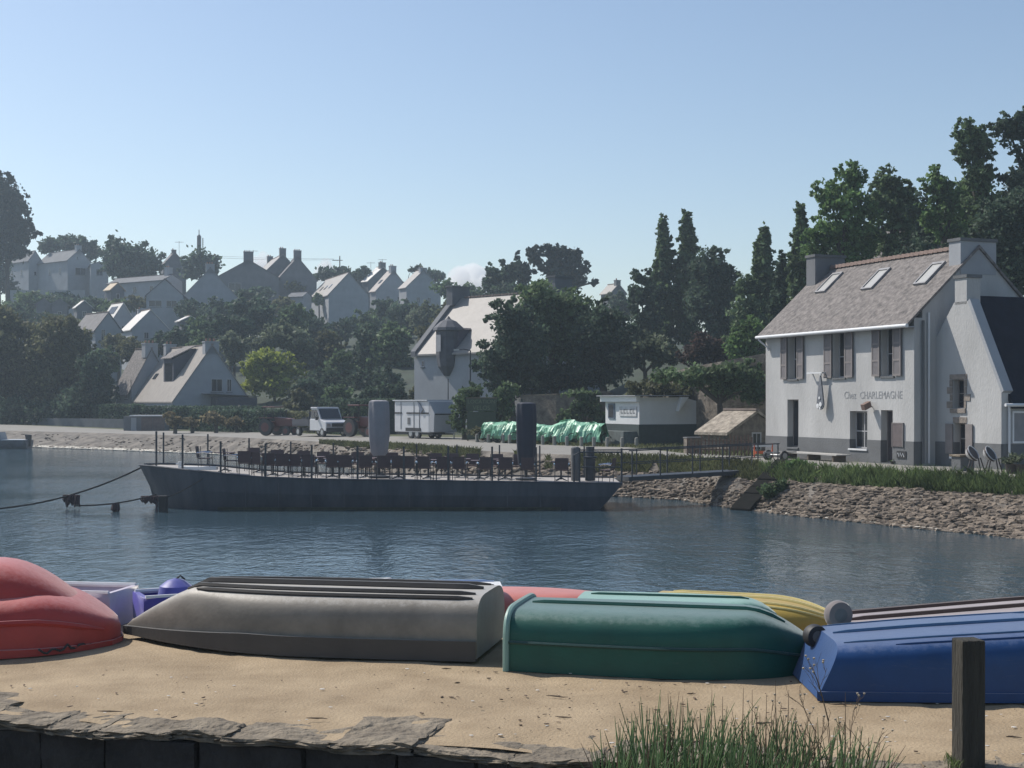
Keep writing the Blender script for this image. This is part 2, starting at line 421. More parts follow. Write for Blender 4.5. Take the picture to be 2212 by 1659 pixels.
def gable_house(name, label, xA, xB, xC, yeave, ypeak, ybase, d, t, wall_m, roof_m, chim=(), wins=(), lwins=(), sky=0, cat='house', shut=0, down=3.5, eo=.28, group=None):
    t = R(t); k = (xA-CX)/F; A = Vector((k*d, d)); u = Vector((-math.sin(t), math.cos(t))); v = Vector((math.cos(t), math.sin(t)))
    def solve(dirv, xs):
        kk = (xs-CX)/F; return (kk*A.y-A.x)/(dirv.x-kk*dirv.y)
    W = abs(solve(v, xB)); L = abs(solve(u, xC))
    L = max(2.2, min(L, 22)); W = max(2.5, min(W, 16))
    zb = EYE+(HY-ybase)/F*d; he = EYE+(HY-yeave)/F*d-zb
    dm = A.y+v.y*W/2; hr = EYE+(HY-ypeak)/F*dm-zb
    root = thing(name, label, cat, (A.x, A.y, zb), t, group)
    MB().prism([(0,0,-down),(W,0,-down),(W,0,he),(W/2,0,hr),(0,0,he)], (0,L,0)).build('wall', wall_m, root)
    mb = MB(); roof_mesh(mb, W, L, he, hr, eo); rf = mb.build('roof', roof_m, root)
    mb = MB(); mb.box(W/2-.12, W/2+.12, -.12, L+.12, hr+.13, hr+.22); mb.build('ridge', mat('ridge_tile', (.20,.16,.14), .9), rf)
    for c in chim:       # (pos along ridge 0..1, width across, length, height above ridge)
        cy = c[0]*(L-c[2]); mb = MB(); mb.box(W/2-c[1]/2, W/2+c[1]/2, cy, cy+c[2], hr-.9, hr+c[3]); mb.box(W/2-c[1]/2-.06, W/2+c[1]/2+.06, cy-.06, cy+c[2]+.06, hr+c[3]+.002, hr+c[3]+.12)
        ch = mb.build('chimney', wall_m if wall_m is not m_white else m_brick, rf)
        mb = MB()
        for i in range(max(1, int(c[1]/.5))): mb.lathe([(.11,0),(.10,.3)], (W/2-c[1]/2+.25+i*.42, cy+c[2]/2, hr+c[3]+.12), 8)
        mb.build('chimney_pot', mat('clay_pot', (.30,.16,.11), .8), root)
    if not wins and not any(q in label for q in ('plain', 'shaded', 'hidden')): wins = ((.34,he*.25,W*.10,.95),(.66,he*.25,W*.10,.95)) if W > 5 else ((.5,he*.2,.6,.9),)
    for w_ in wins: window(root, 'G', w_[0]*W, w_[1], w_[2], w_[3], shut)
    for w_ in lwins: window(root, 'L', w_[0]*L, w_[1], w_[2], w_[3], shut)
    sl = (hr-he)/(W/2)
    for i in range(sky):
        y0 = L*(.2+.6*(i+.5)/max(1,sky)); x0 = W*.17; nrm = Vector((-sl,0,1)).normalized()
        o = Vector((x0, y0-.35, he+sl*x0+.15))+nrm*.02
        MB().obox(o, Vector((1,0,sl))*.75, (0,.7,0), nrm*.06).build('skylight', m_dark, rf)
    return root, W, L, he, hr

# ---- main white house with the faded name
T1 = R(21.5); U = Vector((-math.sin(T1), math.cos(T1), 0)); V = Vector((math.cos(T1), math.sin(T1), 0)); A1 = Vector((15.2, 52.5, 0))
inn = thing('white_inn', 'two storey white inn with lichened slate roof, grey plinth and faded name on its front', 'house', A1, T1)
W1, L1, HE, HR = 6.0, 10.45, 5.62, 8.35
def fac(x, y, o=0.0, nrm=V):
    p = hit(x, y, A1+V*o, V)-A1; return p.dot(U), p.z
def wall_open(mb, L, z0, z1, th, ops, x0=0.0):
    """wall in plane X in [x0, x0+th], along Y 0..L, openings (y0,y1,za,zb)"""
    ys = sorted({0, L, *[o[0] for o in ops], *[o[1] for o in ops]})
    for a, b in zip(ys[:-1], ys[1:]):
        if b-a < 1e-4: continue
        seg = sorted([(o[2], o[3]) for o in ops if o[0] <= a+1e-5 and o[1] >= b-1e-5]); z = z0
        for q0, q1 in seg:
            q0 = max(q0, z0); q1 = min(q1, z1)
            if q1 <= z0 or q0 >= z1: continue
            if q0 > z: mb.box(x0, x0+th, a, b, z, q0)
            z = max(z, q1)
        if z1 > z: mb.box(x0, x0+th, a, b, z, z1)
def rect(x0, x1, y0, y1, o=0.0):
    xm, ym = (x0+x1)/2, (y0+y1)/2
    s1 = fac(x0, ym, o)[0]; s0 = fac(x1, ym, o)[0]; zt = fac(xm, y0, o)[1]; zb = fac(xm, y1, o)[1]
    return (s0, s1, zb, zt)
OPS = {'w1': rect(1703,1724,724,819), 'w2': rect(1800,1827,716,816), 'w3': rect(1904,1931.5,706,812.5),
       'door_left': rect(1701,1725,863,966), 'w_low': rect(1836,1873.5,888,969), 'door': rect(1903,1928.5,886,1000)}
PZ = .93
mb = MB(); wall_open(mb, L1, PZ, HE, .38, list(OPS.values()))
mb.prism([(0.38,0,0),(W1,0,0),(W1,0,HE),(W1/2,0,HR),(0.38,0,HE+.3)], (0,.35,0))
mb.prism([(0.38,L1-.35,0),(W1,L1-.35,0),(W1,L1-.35,HE),(W1/2,L1-.35,HR),(0.38,L1-.35,HE+.3)], (0,.35,0))
mb.box(W1-.35, W1, .35, L1-.35, 0, HE)
mb.build('wall', m_white, inn)
mb = MB(); wall_open(mb, L1, 0, PZ-.002, .40, list(OPS.values()), -.02); mb.build('plinth', m_plinth, inn)
MB().box(.55, .6, .4, L1-.4, 0, HE).build('interior_partition', mat('dark_interior', (.03,.028,.03), .9), inn)
mb = MB(); roof_mesh(mb, W1, L1, HE, HR, .38, .10, .12); iroof = mb.build('roof', m_oldslate, inn)
nt_ = 30
for i in range(nt_):
    y0 = .75+(L1-1.5)*i/nt_; ln = (L1-1.5)/nt_
    mb = MB(); mb.prism([(W1/2-.17,y0,HR+.06),(W1/2+.17,y0,HR+.06),(W1/2+.09,y0,HR+.22),(W1/2-.09,y0,HR+.22)], (0,ln-.03,0))
    mb.v = [(vx, vy, vz+(.03 if j % 8 > 3 else 0)) for j, (vx, vy, vz) in enumerate(mb.v)]
    mb.build('ridge_tile', mat('terracotta_ridge', (.17,.12,.10), .9, .3, 8), iroof)
def chimney(parent, x0, x1, y0, y1, z0, z1, m, cap=.08):
    MB().box(x0, x1, y0, y1, z0, z1).build('chimney', m, parent)
    c = MB().box(x0-cap, x1+cap, y0-cap, y1+cap, z1+.002, z1+.12).build('chimney_cap', m_plinth, parent); return c
chimney(iroof, 2.15, 3.85, -.02, .66, HR-1.0, 8.62, m_wshade, .05)
chimney(iroof, 2.12, 3.70, L1-.72, L1-.02, HR-1.0, 8.95, m_grey, .05)
slr = (HR-HE)/(W1/2); nr = Vector((-slr, 0, 1)).normalized(); P0 = A1+Vector((0,0,HE+.13)); nw = (Vector((0,0,1))-V*slr).normalized()
for (cx_, cy_) in ((1792,612),(1893,604),(2009,592)):
    q = hit(cx_, cy_, P0, nw)-A1; s = q.dot(U); o = q.dot(V)
    up = Vector((1,0,slr)).normalized(); c = Vector((o, s, HE+slr*o+.13))
    o0 = c-up*.66-Vector((0,.38,0))
    sk = MB()
    sk.obox(o0, up*1.32, (0,.07,0), nr*.09).obox(o0+Vector((0,.69,0)), up*1.32, (0,.07,0), nr*.09)
    sk.obox(o0+Vector((0,.07,0)), up*.08, (0,.62,0), nr*.09).obox(o0+up*1.20+Vector((0,.07,0)), up*.12, (0,.62,0), nr*.09)
    skl = sk.build('skylight', mat('skylight_frame', (.20,.20,.21), .5), iroof)
    MB().obox(o0+up*.08+Vector((0,.07,0)), up*1.12, (0,.62,0), nr*.05).build('pane', mat('pale_pane', (.36,.36,.345), .35, .03), skl)  # pane filled with one plain pale colour
mb = MB(); mb.path([(-.42,-.12,HE-.33+.02),(-.42,L1+.12,HE-.33+.02)], .075, 10); mb.build('gutter', m_wpaint, inn, smooth=True)
MB().box(-.36, -.003, -.08, L1+.08, HE-.37, HE-.33).build('soffit', m_wshade, inn)
mb = MB(); mb.path([(.35,-.09,HE-.1),(.35,-.09,.1)], .05, 8); mb.build('drainpipe', m_plinth, inn, smooth=True)
mb = MB(); mb.path([(.62,-.08,HE+.2),(.62,-.08,.1)], .045, 8); mb.build('drainpipe', m_wpaint, inn, smooth=True)
mb = MB(); mb.path([(-.42,L1-.05,HE-.4),(-.10,L1-.3,HE-.75),(-.07,L1-.35,HE-.9)], .04, 8); mb.build('drainpipe', m_wpaint, inn, smooth=True)
for nm in ('w1','w2','w3','door_left','w_low','door'):
    s0, s1, z0, z1 = OPS[nm]; dr = nm.startswith('door')
    mb = MB(); f = .06; X0, X1 = .28, .34
    mb.box(X0,X1,s0,s0+f,z0,z1).box(X0,X1,s1-f,s1,z0,z1).box(X0,X1,s0+f,s1-f,z1-f,z1).box(X0,X1,s0+f,s1-f,z0,z0+f)
    mb.box(X0+.01,X1-.01,(s0+s1)/2-.025,(s0+s1)/2+.025,z0+f,z1-f)
    if not dr: mb.box(X0+.012,X1-.012,s0+f,s1-f,z0+(z1-z0)*.45,z0+(z1-z0)*.45+.04)
    fr = mb.build('door' if nm == 'door' else 'window', m_shut if dr else m_frame, inn)
    MB().box(.30, .31, s0+f, s1-f, z0+f, z1-f).build('pane' if nm != 'door' else 'door_panel', m_dark if nm != 'door' else mat('dark_door', (.05,.04,.045), .7), fr)
    if nm != 'door': MB().box(-.07, .28, s0-.04, s1+.04, z0-.07, z0-.002).build('sill', m_wpaint if nm == 'w_low' else m_plinth, fr)
    if nm[0] == 'w' and nm != 'w_low':
        w = (s1-s0)*.62
        for q0, q1 in ((s0-w-.02, s0-.02), (s1+.02, s1+w+.02)):
            mb = MB(); mb.box(-.10,-.055,q0,q0+.07,z0+.0,z1).box(-.10,-.055,q1-.07,q1,z0,z1)
            for zz in (z0, z0+(z1-z0)*.30, z0+(z1-z0)*.64, z1-.08): mb.box(-.10,-.055,q0+.07,q1-.07,zz,zz+.08)
            sh = mb.build('shutter', m_shut, inn)
            MB().box(-.085,-.06,q0+.07,q1-.07,z0+.08,z1-.08).build('shutter_panel', mat('shutter_panel', (.15,.14,.145), .85, .12, 3), sh)
            MB().box(-.05,-.003,(q0+q1)/2-.03,(q0+q1)/2+.03,z0+.3,z0+.36).build('shutter_stay', m_black, sh)
# faded lettering
def text_mesh(name, body, size, m, parent, mtx, ext=.004, spacing=1.0, align='CENTER', wscale=1.0):
    cu = bpy.data.curves.new(name, 'FONT'); cu.body = body; cu.size = size; cu.extrude = ext; cu.align_x = align; cu.space_character = spacing
    o = bpy.data.objects.new(name, cu); C.objects.link(o); bpy.context.view_layer.update()
    dg = bpy.context.evaluated_depsgraph_get(); me = bpy.data.meshes.new_from_object(o.evaluated_get(dg)); C.objects.unlink(o); bpy.data.objects.remove(o)
    me.materials.clear(); me.materials.append(m); me.name = name
    if wscale > 3: xs_ = [v.co.x for v in me.vertices]; wscale = (wscale-100)/(max(xs_)-min(xs_))
    q = bpy.data.objects.new(name, me); C.objects.link(q); q.parent = parent; q.matrix_local = mtx @ Matrix.Diagonal((wscale,1,1,1)); return q
m_faded = mat('faded_letter_paint', (.23,.24,.26), .9, .35, 5.0, col2=(.385,.39,.395))
def wallmtx(s, z, off): # text lying on plane X=0, reading towards -Y (left to right seen from outside)
    return Matrix(((0,0,-1,-off),(-1,0,0,s),(0,1,0,z),(0,0,0,1)))
for body, xa, xb in (('Chez', 1824, 1849), ('CHARLEMAGNE', 1858, 1949)):
    sa, za = fac(xa, 861); sb, zb2 = fac(xb, 861); text_mesh('lettering', body, .42, m_faded, inn, wallmtx((sa+sb)/2, (za+zb2)/2, .006), wscale=100+(sa-sb))
# things on / by the front
s0, z0 = fac(1759, 804); sp = (-.05, s0, z0)
sa, za = fac(1776, 805, -.24)
sg = thing('hanging_sign', 'teardrop shaped sign hanging from a white bracket on the inn front', 'sign', A1+U*sa-V*.24+Vector((0,0,za)), T1)
mb = MB(); mb.box(-.03,.03,0,1.1,-.03,.03); mb.box(.0,.235,.0,.05,-.03,.03); mb.box(.0,.235,1.05,1.1,-.03,.03); mb.path([(0,.1,.0),(0,.1,-.12)], .04, 6); mb.build('bracket', m_wpaint, sg)
prof = []
for i in range(28):
    a = 2*math.pi*i/28; c_ = math.cos(a)
    yy = .36*math.sin(a)*((1-c_)/2*.75+.22); zz = -1.12+1.02*c_ if c_ > 0 else -1.12+.42*c_
    prof.append((-.03, .12+yy, zz))
mb = MB(); mb.prism(prof, (.06,0,0)); mb.build('sign_board', mat('sign_board_grey', (.13,.14,.16), .6, .2, 5), sg)
mb = MB()
for (ay, az, r) in ((.25,-1.38,.10),(.05,-1.32,.10),(.13,-1.05,.06),(.10,-1.48,.06)): mb.lathe([(.0,0),(r,0.005),(r*.8,.03),(0,.035)], (-.065,ay,az), 10, 'x')
mb.build('emblem', m_wpaint, sg)
s0, z0 = fac(1941, 940)
mbd = thing('menu_board', 'brown menu board fixed to the inn front beside the door', 'board', A1+U*s0+Vector((0,0,z0-.9))-V*.10, T1)
mb = MB(); mb.box(.04,.09,-.30,.30,.46,1.34); mb.build('board', mat('menu_board_brown', (.11,.09,.09), .7, .2, 4), mbd)
mb = MB(); mb.box(.03,.095,-.34,-.302,.44,1.38).box(.03,.095,.302,.34,.44,1.38).box(.03,.095,-.302,.302,1.341,1.38); mb.build('board_frame', m_shut, mbd)
s0, z0 = fac(1949, 983)
pq = thing('wall_plaque', 'small dark plaque with a white squiggle low on the inn plinth', 'plaque', A1+U*s0+Vector((0,0,z0)), T1)
MB().box(-.05,-.021,-.28,.28,-.13,.15).build('plate', m_black, pq)
mb = MB(); mb.path([(-.055,.2,.08),(-.055,.12,-.06),(-.055,.05,.08),(-.055,-.03,-.06),(-.055,-.1,.07),(-.055,-.18,-.07)], .018, 6); mb.build('squiggle', m_wpaint, pq)
s0, z0 = fac(1885, 882)
wl = thing('wall_lantern', 'rusty brown box lantern jutting from the wall above the inn door', 'lantern', A1+U*s0+Vector((0,0,z0)), T1)
mb = MB(); mb.obox((-.42,-.12,-.08),(.3,0,.14),(0,.24,0),(-.07,0,.22)); mb.build('lantern_box', mat('rust_brown', (.17,.11,.09), .8), wl)
MB().path([(0,0,.05),(-.2,0,.1)], .02, 6).build('bracket', m_black, wl)
# long table in front of the inn
s0 = fac(1823, 978)[0]; q = gd(1760, 1001)
q0, q1 = P(1698, 978, 59.5), P(1823, 978, 55.5)
tb = thing('plank_table', 'long pale plank table on the grass in front of the inn', 'table', ((q0+q1)/2)-Vector((0,0,(q0.z+q1.z)/2)), math.atan2((q1-q0).y, (q1-q0).x))
LT = ((q1-q0).xy).length; zt = (q0.z+q1.z)/2
for i in range(3): MB().box(-LT/2, LT/2, -.36+i*.245, -.13+i*.245, zt-.05, zt).build('plank', mat('pale_plank', (.38,.37,.35), .8, .1, 3), tb)
for sx in (-.42, 0, .42): MB().box(sx*LT-.04, sx*LT+.04, -.3, .3, -.1, zt-.052).build('leg', m_wood, tb)

# ---- annex
T2 = T1-R(90); A2 = A1+V*1.0
anx = thing('annex_cottage', 'low white annex with steep gable and chimney against the right end of the inn', 'house', A2, T2)
WA, LA = 3.6, 13.0
def afac(x, y):
    p = hit(x, y, A2, V)-A2; return -p.dot(U), p.z
def arect(x0, x1, y0, y1):
    xm, ym = (x0+x1)/2, (y0+y1)/2; return (afac(x0, ym)[0], afac(x1, ym)[0], afac(xm, y1)[1], afac(xm, y0)[1])
ow1 = arect(2058,2083,820,882); ow2 = arect(2061,2087,914,984)
def gable_open(mb, prof, ops, th, y0=0):
    """gable front in plane Y, cut in vertical strips; prof: polyline (x,z) of the top edge"""
    xsn = sorted({*[p[0] for p in prof], *[o[0] for o in ops], *[o[1] for o in ops]})
    px = [p[0] for p in prof]; pz = [p[1] for p in prof]
    for a, b in zip(xsn[:-1], xsn[1:]):
        if b-a < 1e-4: continue
        za, zb = float(np.interp(a+1e-5, px, pz)), float(np.interp(b-1e-5, px, pz)); z = PZ
        for q0, q1 in sorted([(o[2], o[3]) for o in ops if o[0] <= a+1e-5 and o[1] >= b-1e-5]):
            if q1 <= PZ: continue
            if q0 > z: mb.box(a, b, y0, y0+th, z, q0)
            z = max(z, q1)
        mb.prism([(a,y0,z),(b,y0,z),(b,y0,zb),(a,y0,za)], (0,th,0))
profA = [(0,4.85),(1.06,6.15),(1.80,6.15),(3.6,2.75)]
mb = MB(); gable_open(mb, profA, [ow1, ow2], .4)
mb.box(WA-.35, WA, .4, LA, 0, 2.72)
mb.build('wall', m_white, anx)
mb = MB(); ys_ = sorted({0, WA, ow2[0], ow2[1]})
for a, b in zip(ys_[:-1], ys_[1:]): mb.box(a, b, -.02, .38, 0, (PZ-.002) if not (a >= ow2[0]-1e-4 and b <= ow2[1]+1e-4) else ow2[2])
mb.build('plinth', m_plinth, anx)
mb = MB()
mb.obox((1.42,.30,6.32),(2.35,0,-4.05*1.02),(0,LA,0),(.10,0,.06)); mb.obox((1.42,.30,6.32),(-1.4,0,-1.6),(0,LA,0),(-.06,0,.08))
ar = mb.build('roof', mat('dark_slate_roof', (.014,.017,.028), .95, .2, 2, .3, 16, spec=.15), anx)
# raised gable coping, lit render
mb = MB(); mb.obox((1.80,0,6.15),(1.8,0,-3.4),(0,.42,0),(.12,0,.08)); mb.build('coping', m_wshade, anx)
chimney(ar, 1.10, 1.76, .0, .62, 6.05, 7.02, m_white, .05)
MB().box(.4, 2.9, .6, .66, 0, 3.3).build('interior_partition', mat('dark_interior', (.03,.028,.03), .9), anx)
m_granite = mat('granite_surround', (.22,.19,.165), .9, .3, 4, .5, 18)
for nm, (x0, x1, z0, z1) in (('a', ow1), ('b', ow2)):
    mb = MB(); f = .05; mb.box(x0,x0+f,.26,.31,z0,z1).box(x1-f,x1,.26,.31,z0,z1).box(x0+f,x1-f,.26,.31,z1-f,z1).box(x0+f,x1-f,.26,.31,z0,z0+f).box(x0+f,x1-f,.27,.30,(z0+z1)/2,(z0+z1)/2+.04)
    wd = mb.build('window', m_shut, anx); MB().box(x0+f,x1-f,.28,.29,z0+f,z1-f).build('pane', m_dark, wd)
    if nm == 'a':
        hh = (z1-z0)/4
        for i in range(4):
            MB().box(x0-(.32,.14,.30,.16)[i], x0-.003, -.025, .2, z0+hh*i+.01, z0+hh*(i+1)-.01).build('stone', m_granite, anx)
            MB().box(x1+.003, x1+(.12,.34,.14,.16)[i], -.025, .2, z0+hh*i+.01, z0+hh*(i+1)-.01).build('stone', m_granite, anx)
        MB().box(x0-.15, x1+.15, -.025, .2, z1+.01, z1+.2).build('stone', m_granite, anx); MB().box(x0-.1, x1+.1, -.06, .2, z0-.17, z0-.01).build('stone', m_granite, anx)
    else:
        MB().box(x0-.05, x1+.05, -.02, .2, z1+.005, z1+.22).build('lintel', m_granite, anx)
        MB().box(x0-.08, x1+.08, -.16, .26, z0-.12, z0-.01).build('sill', m_wpaint, wd)
        for q0, q1 in ((x0-.42, x0-.03), (x1+.03, x1+.40)): MB().box(q0, q1, -.07, -.024, z0+.05, z1-.03).build('shutter', m_shut, anx)
# lean-to side with gutter and big window
mb = MB(); mb.path([(WA+.32,-.1,2.32),(WA+.32,LA,2.32)], .06, 8); mb.build('gutter', m_wpaint, anx, smooth=True)
mb = MB(); mb.path([(WA+.08,.28,2.3),(WA+.08,.28,.1)], .045, 8); mb.build('drainpipe', m_wpaint, anx, smooth=True)
mb = MB(); mb.box(WA,WA+.06,.45,.52,.95,2.1).box(WA,WA+.06,2.4,2.47,.95,2.1).box(WA,WA+.06,.52,2.4,2.03,2.1).box(WA,WA+.06,.52,2.4,.95,1.02).box(WA,WA+.05,1.4,1.46,1.02,2.03)
wd = mb.build('window', m_wpaint, anx); MB().box(WA+.005,WA+.03,.52,2.4,1.02,2.03).build('pane', mat('grey_curtain', (.20,.20,.21), .6, .1), wd)
MB().box(WA, WA+.03, .05, LA, 0, .92).build('plinth', m_plinth, anx)

# bowl chairs, block, potted plants by the annex
m_shell = mat('pale_metal_shell', (.55,.55,.55), .3, .1, 5, metal=.3); m_wicker = mat('dark_brown_seat', (.045,.035,.035), .7)
def bowl_chair(label, x, y, d, rz):
    p = P(x, y, d); p.z = 0
    r = thing('round_chair', label, 'chair', p, rz, 'round shell chairs by the annex')
    mb = MB(); vs = []; n = 14; m = 6
    for i in range(m+1):
        a = (i/m)*R(75)
        for k in range(n):
            b = 2*math.pi*k/n; vs.append((math.sin(a)*math.cos(b)*.30, math.sin(a)*math.sin(b)*.46, -math.cos(a)*.34))
    fs = [(i*n+k, i*n+(k+1) % n, (i+1)*n+(k+1) % n, (i+1)*n+k) for i in range(m) for k in range(n)]
    rot = Matrix.Rotation(R(68), 3, 'X')
    rot2 = Matrix.Rotation(R(-90), 3, 'Z')
    mb.add([(lambda q: (q.x, q.y, q.z+.72))(Matrix.Rotation(R(60), 3, 'Y') @ Vector(v)) for v in vs], fs)
    sh = mb.build('shell', m_shell, r, smooth=True)
    mod = sh.modifiers.new('solid', 'SOLIDIFY'); mod.thickness = .03
    mb = MB(); q = [Matrix.Rotation(R(60), 3, 'Y') @ Vector((.29*math.cos(2*math.pi*k/16), .44*math.sin(2*math.pi*k/16), -.10)) for k in range(16)]
    mb.prism([(a.x, a.y, a.z+.72) for a in q], Matrix.Rotation(R(60), 3, 'Y') @ Vector((0,0,-.06))); mb.build('cushion', m_wicker, r)
    for sx, sy in ((-.2,-.2),(.2,-.2),(-.2,.2),(.2,.2)): MB().path([(sx*.6, sy*.6, .5), (sx*1.2, sy*1.2, 0)], .022, 6).build('leg', m_wicker, r)
    return r
bowl_chair('left round chair with pale shell back by the annex window', 2108, 1015, 47.9, R(-35))
bowl_chair('right round chair with bright shell back in front of the annex corner', 2146, 1018, 47.4, R(-35))
p = P(2080, 1012, 48.9); bl = thing('stone_block', 'pale stone block bench below the lower annex window', 'block', (p.x, p.y, 0), T1)
MB().box(-.3,.3,-.25,.25,0,.50).build('block_base', m_plinth, bl, bev=.02); MB().box(-.36,.36,-.3,.3,.502,.58).build('block_top', m_cap, bl, bev=.02)
for i, (x, d, lb) in enumerate(((2186,46.9,'pale leafed plant in a round pot beside the annex lean-to'),(2209,46.6,'second potted plant, at the very right edge before the lean-to'))):
    p = P(x, 1020, d); r = thing('potted_plant', lb, 'potted plant', (p.x, p.y, 0), 0, 'potted plants by the annex')
    MB().lathe([(.16,0),(.23,.3),(.25,.33),(.2,.33)], n=14).build('pot', mat('dark_pot', (.06,.05,.045), .8), r, smooth=True)
    npmesh('leaves', leaf_cloud([(0,0,.5,.3,.3,.24)], 260, .055, .2), 4, L_GREY, r)
p = gd(1935, 1004); r = thing('doorstep_pot', 'low dark bowl of plants beside the inn door step', 'potted plant', (p.x, p.y, 0)); MB().lathe([(.15,0),(.24,.14),(.2,.14)], n=12).build('pot', m_black, r)
npmesh('leaves', leaf_cloud([(0,0,.2,.26,.2,.12)], 120, .05, .2), 4, L_GREEN, r)

# ---- white house with the hanging turret dormer (right of centre-left)
T3 = R(46); C3 = P(895, 862, 112); u3 = Vector((-math.sin(T3), math.cos(T3))); L3 = 12.2
A3 = Vector((C3.x, C3.y))-u3*L3; zb3 = .6
th = thing('turret_house', 'tall white house with sunlit pale roof and a dark hanging turret dormer', 'house', (A3.x, A3.y, zb3), T3)
W3, he3, hr3 = 9.0, 6.43-zb3, 10.9-zb3
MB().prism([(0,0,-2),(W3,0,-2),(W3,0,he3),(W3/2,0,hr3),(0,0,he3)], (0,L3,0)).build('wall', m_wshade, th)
mb = MB(); roof_mesh(mb, W3, L3-.5, he3, hr3, .3, 0.0, .14); rf3 = mb.build('roof', m_paleroof, th)
mb = MB(); mb.prism([(-.35,L3-.5,he3-.35),(-.35,L3-.5,he3+.1),(W3/2,L3-.5,hr3+.55),(W3/2,L3-.5,hr3)], (0,.55,0)); mb.build('gable_parapet', m_grey, th)
chimney(rf3, W3/2-1.0, W3/2+1.0, L3-.75, L3-.05, hr3-.5, hr3+1.0, m_grey); chimney(rf3, W3/2-1.0, W3/2+1.0, .05, .8, hr3-.5, hr3+1.1, m_grey)
for i in range(26):
    MB().box(W3/2-.13, W3/2+.13, 1.1+i*.38, 1.1+i*.38+.3, hr3+.12, hr3+.24).build('ridge_tile', mat('ridge_tile', (.20,.16,.14), .9), rf3)
def hloc(x, y, A, t, zb):
    u = Vector((-math.sin(t), math.cos(t), 0)); v = Vector((math.cos(t), math.sin(t), 0)); A = Vector((A[0], A[1], 0))
    p = hit(x, y, A, v)-A; return p.dot(u), p.z-zb
ta, tz0 = hloc(966, 800, A3, T3, zb3)
mt = mat('turret_slate', (.085,.09,.105), .8, .2, 2, .4, 14)
tz = lambda y: hloc(966, y, A3, T3, zb3)[1]
mb = MB(); prof = [(.35,tz(812)),(.85,tz(792)),(1.0,tz(768)),(1.0,tz(716)),(1.25,tz(714)),(1.2,tz(708)),(.95,tz(702)),(.62,tz(694)),(.2,tz(689)),(.04,tz(683))]
mb.lathe([(r, z) for r, z in prof], (.15, ta, 0), 10); mb.build('turret', mt, th, smooth=False)
mb = MB(); mb.box(.15, 3.6, ta-1.0, ta+1.0, tz(768), tz(712)); mb.build('dormer', mat('dormer_side', (.09,.09,.12), .8, .15), th)
dr_ = MB().prism([(-.1,ta-1.15,tz(712)),(-.1,ta+1.15,tz(712)),(-.1,ta+.9,tz(708)),(-.1,ta-.9,tz(708))], (4.0,0,0)).build('dormer_roof', m_slate, th)
window(th, 'L', ta-3.3, tz(792), .35, .6); window(th, 'L', ta+2.8, tz(792), .35, .55)
mb = MB(); mb.box(-.95,-.9,ta-.25,ta+.25,tz(760),tz(724)); mb.build('turret_window', m_frame, th)

# ---- A-frame house, its neighbour, and the village houses on the hill
HV = 'houses up the village hillside'
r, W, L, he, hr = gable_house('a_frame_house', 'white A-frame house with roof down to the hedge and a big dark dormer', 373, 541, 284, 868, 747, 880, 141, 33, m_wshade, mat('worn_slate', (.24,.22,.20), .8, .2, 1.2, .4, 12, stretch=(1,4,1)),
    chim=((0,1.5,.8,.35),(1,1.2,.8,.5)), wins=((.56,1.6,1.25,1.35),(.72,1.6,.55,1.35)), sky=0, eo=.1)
sl = (hr-he)/(W/2); yc = L*.40
xf = W*.17; zf = he+sl*xf; zt_ = hr-.9
dmr = MB().prism([(xf,yc-1.5,zf),(xf,yc-1.5,zt_-.35),(W/2-.35,yc-1.5,hr-.15),(W/2-.35,yc-1.5,hr-.6)], (0,3.1,0)).build('dormer', mat('dormer_slate', (.045,.05,.07), .85, .15, 2), r)
MB().box(xf-.03,xf-.003,yc-1.1,yc+1.1,zf+.25,zt_-.8).build('window', m_dark, dmr)
MB().obox((xf-.3,yc-1.65,zt_-.36),(W/2-.1-xf,0,hr-zt_+.42),(0,3.4,0),(0,0,.1)).build('dormer_roof', m_oldslate, dmr)
nrm = Vector((-sl,0,1)).normalized(); o = Vector((W*.2, L*.78, he+sl*W*.2+.16)); s = MB().obox(o, Vector((1,0,sl))*.42, (0,.9,0), nrm*.07).build('skylight', m_dark, r)
MB().box(W*.48, W*1.0, -1.8, -.003, -.4, 1.05).build('lean_to', mat('dark_boards', (.06,.06,.075), .8), r)
MB().obox((W*.36,-1.9,1.35),(W*.66,0,-.25),(0,1.9,0),(0,0,.07)).build('lean_to_roof', m_slate, r)
gable_house('stone_roof_cottage', 'cottage with mottled pale roof left of the A-frame house', 283, 371, 250, 838, 755, 872, 152, 40, m_wshade, m_oldslate, chim=((0,1.5,.9,.6),), lwins=((.3,.5,.6,1.1),(.75,.5,.6,1.1)), eo=.5)
tree('low_tree', 'dark bushes under the tall pine at the left edge', [(8,588,22,24),(-25,600,30,34),(20,620,24,20)], 292, 660, L_DARK)
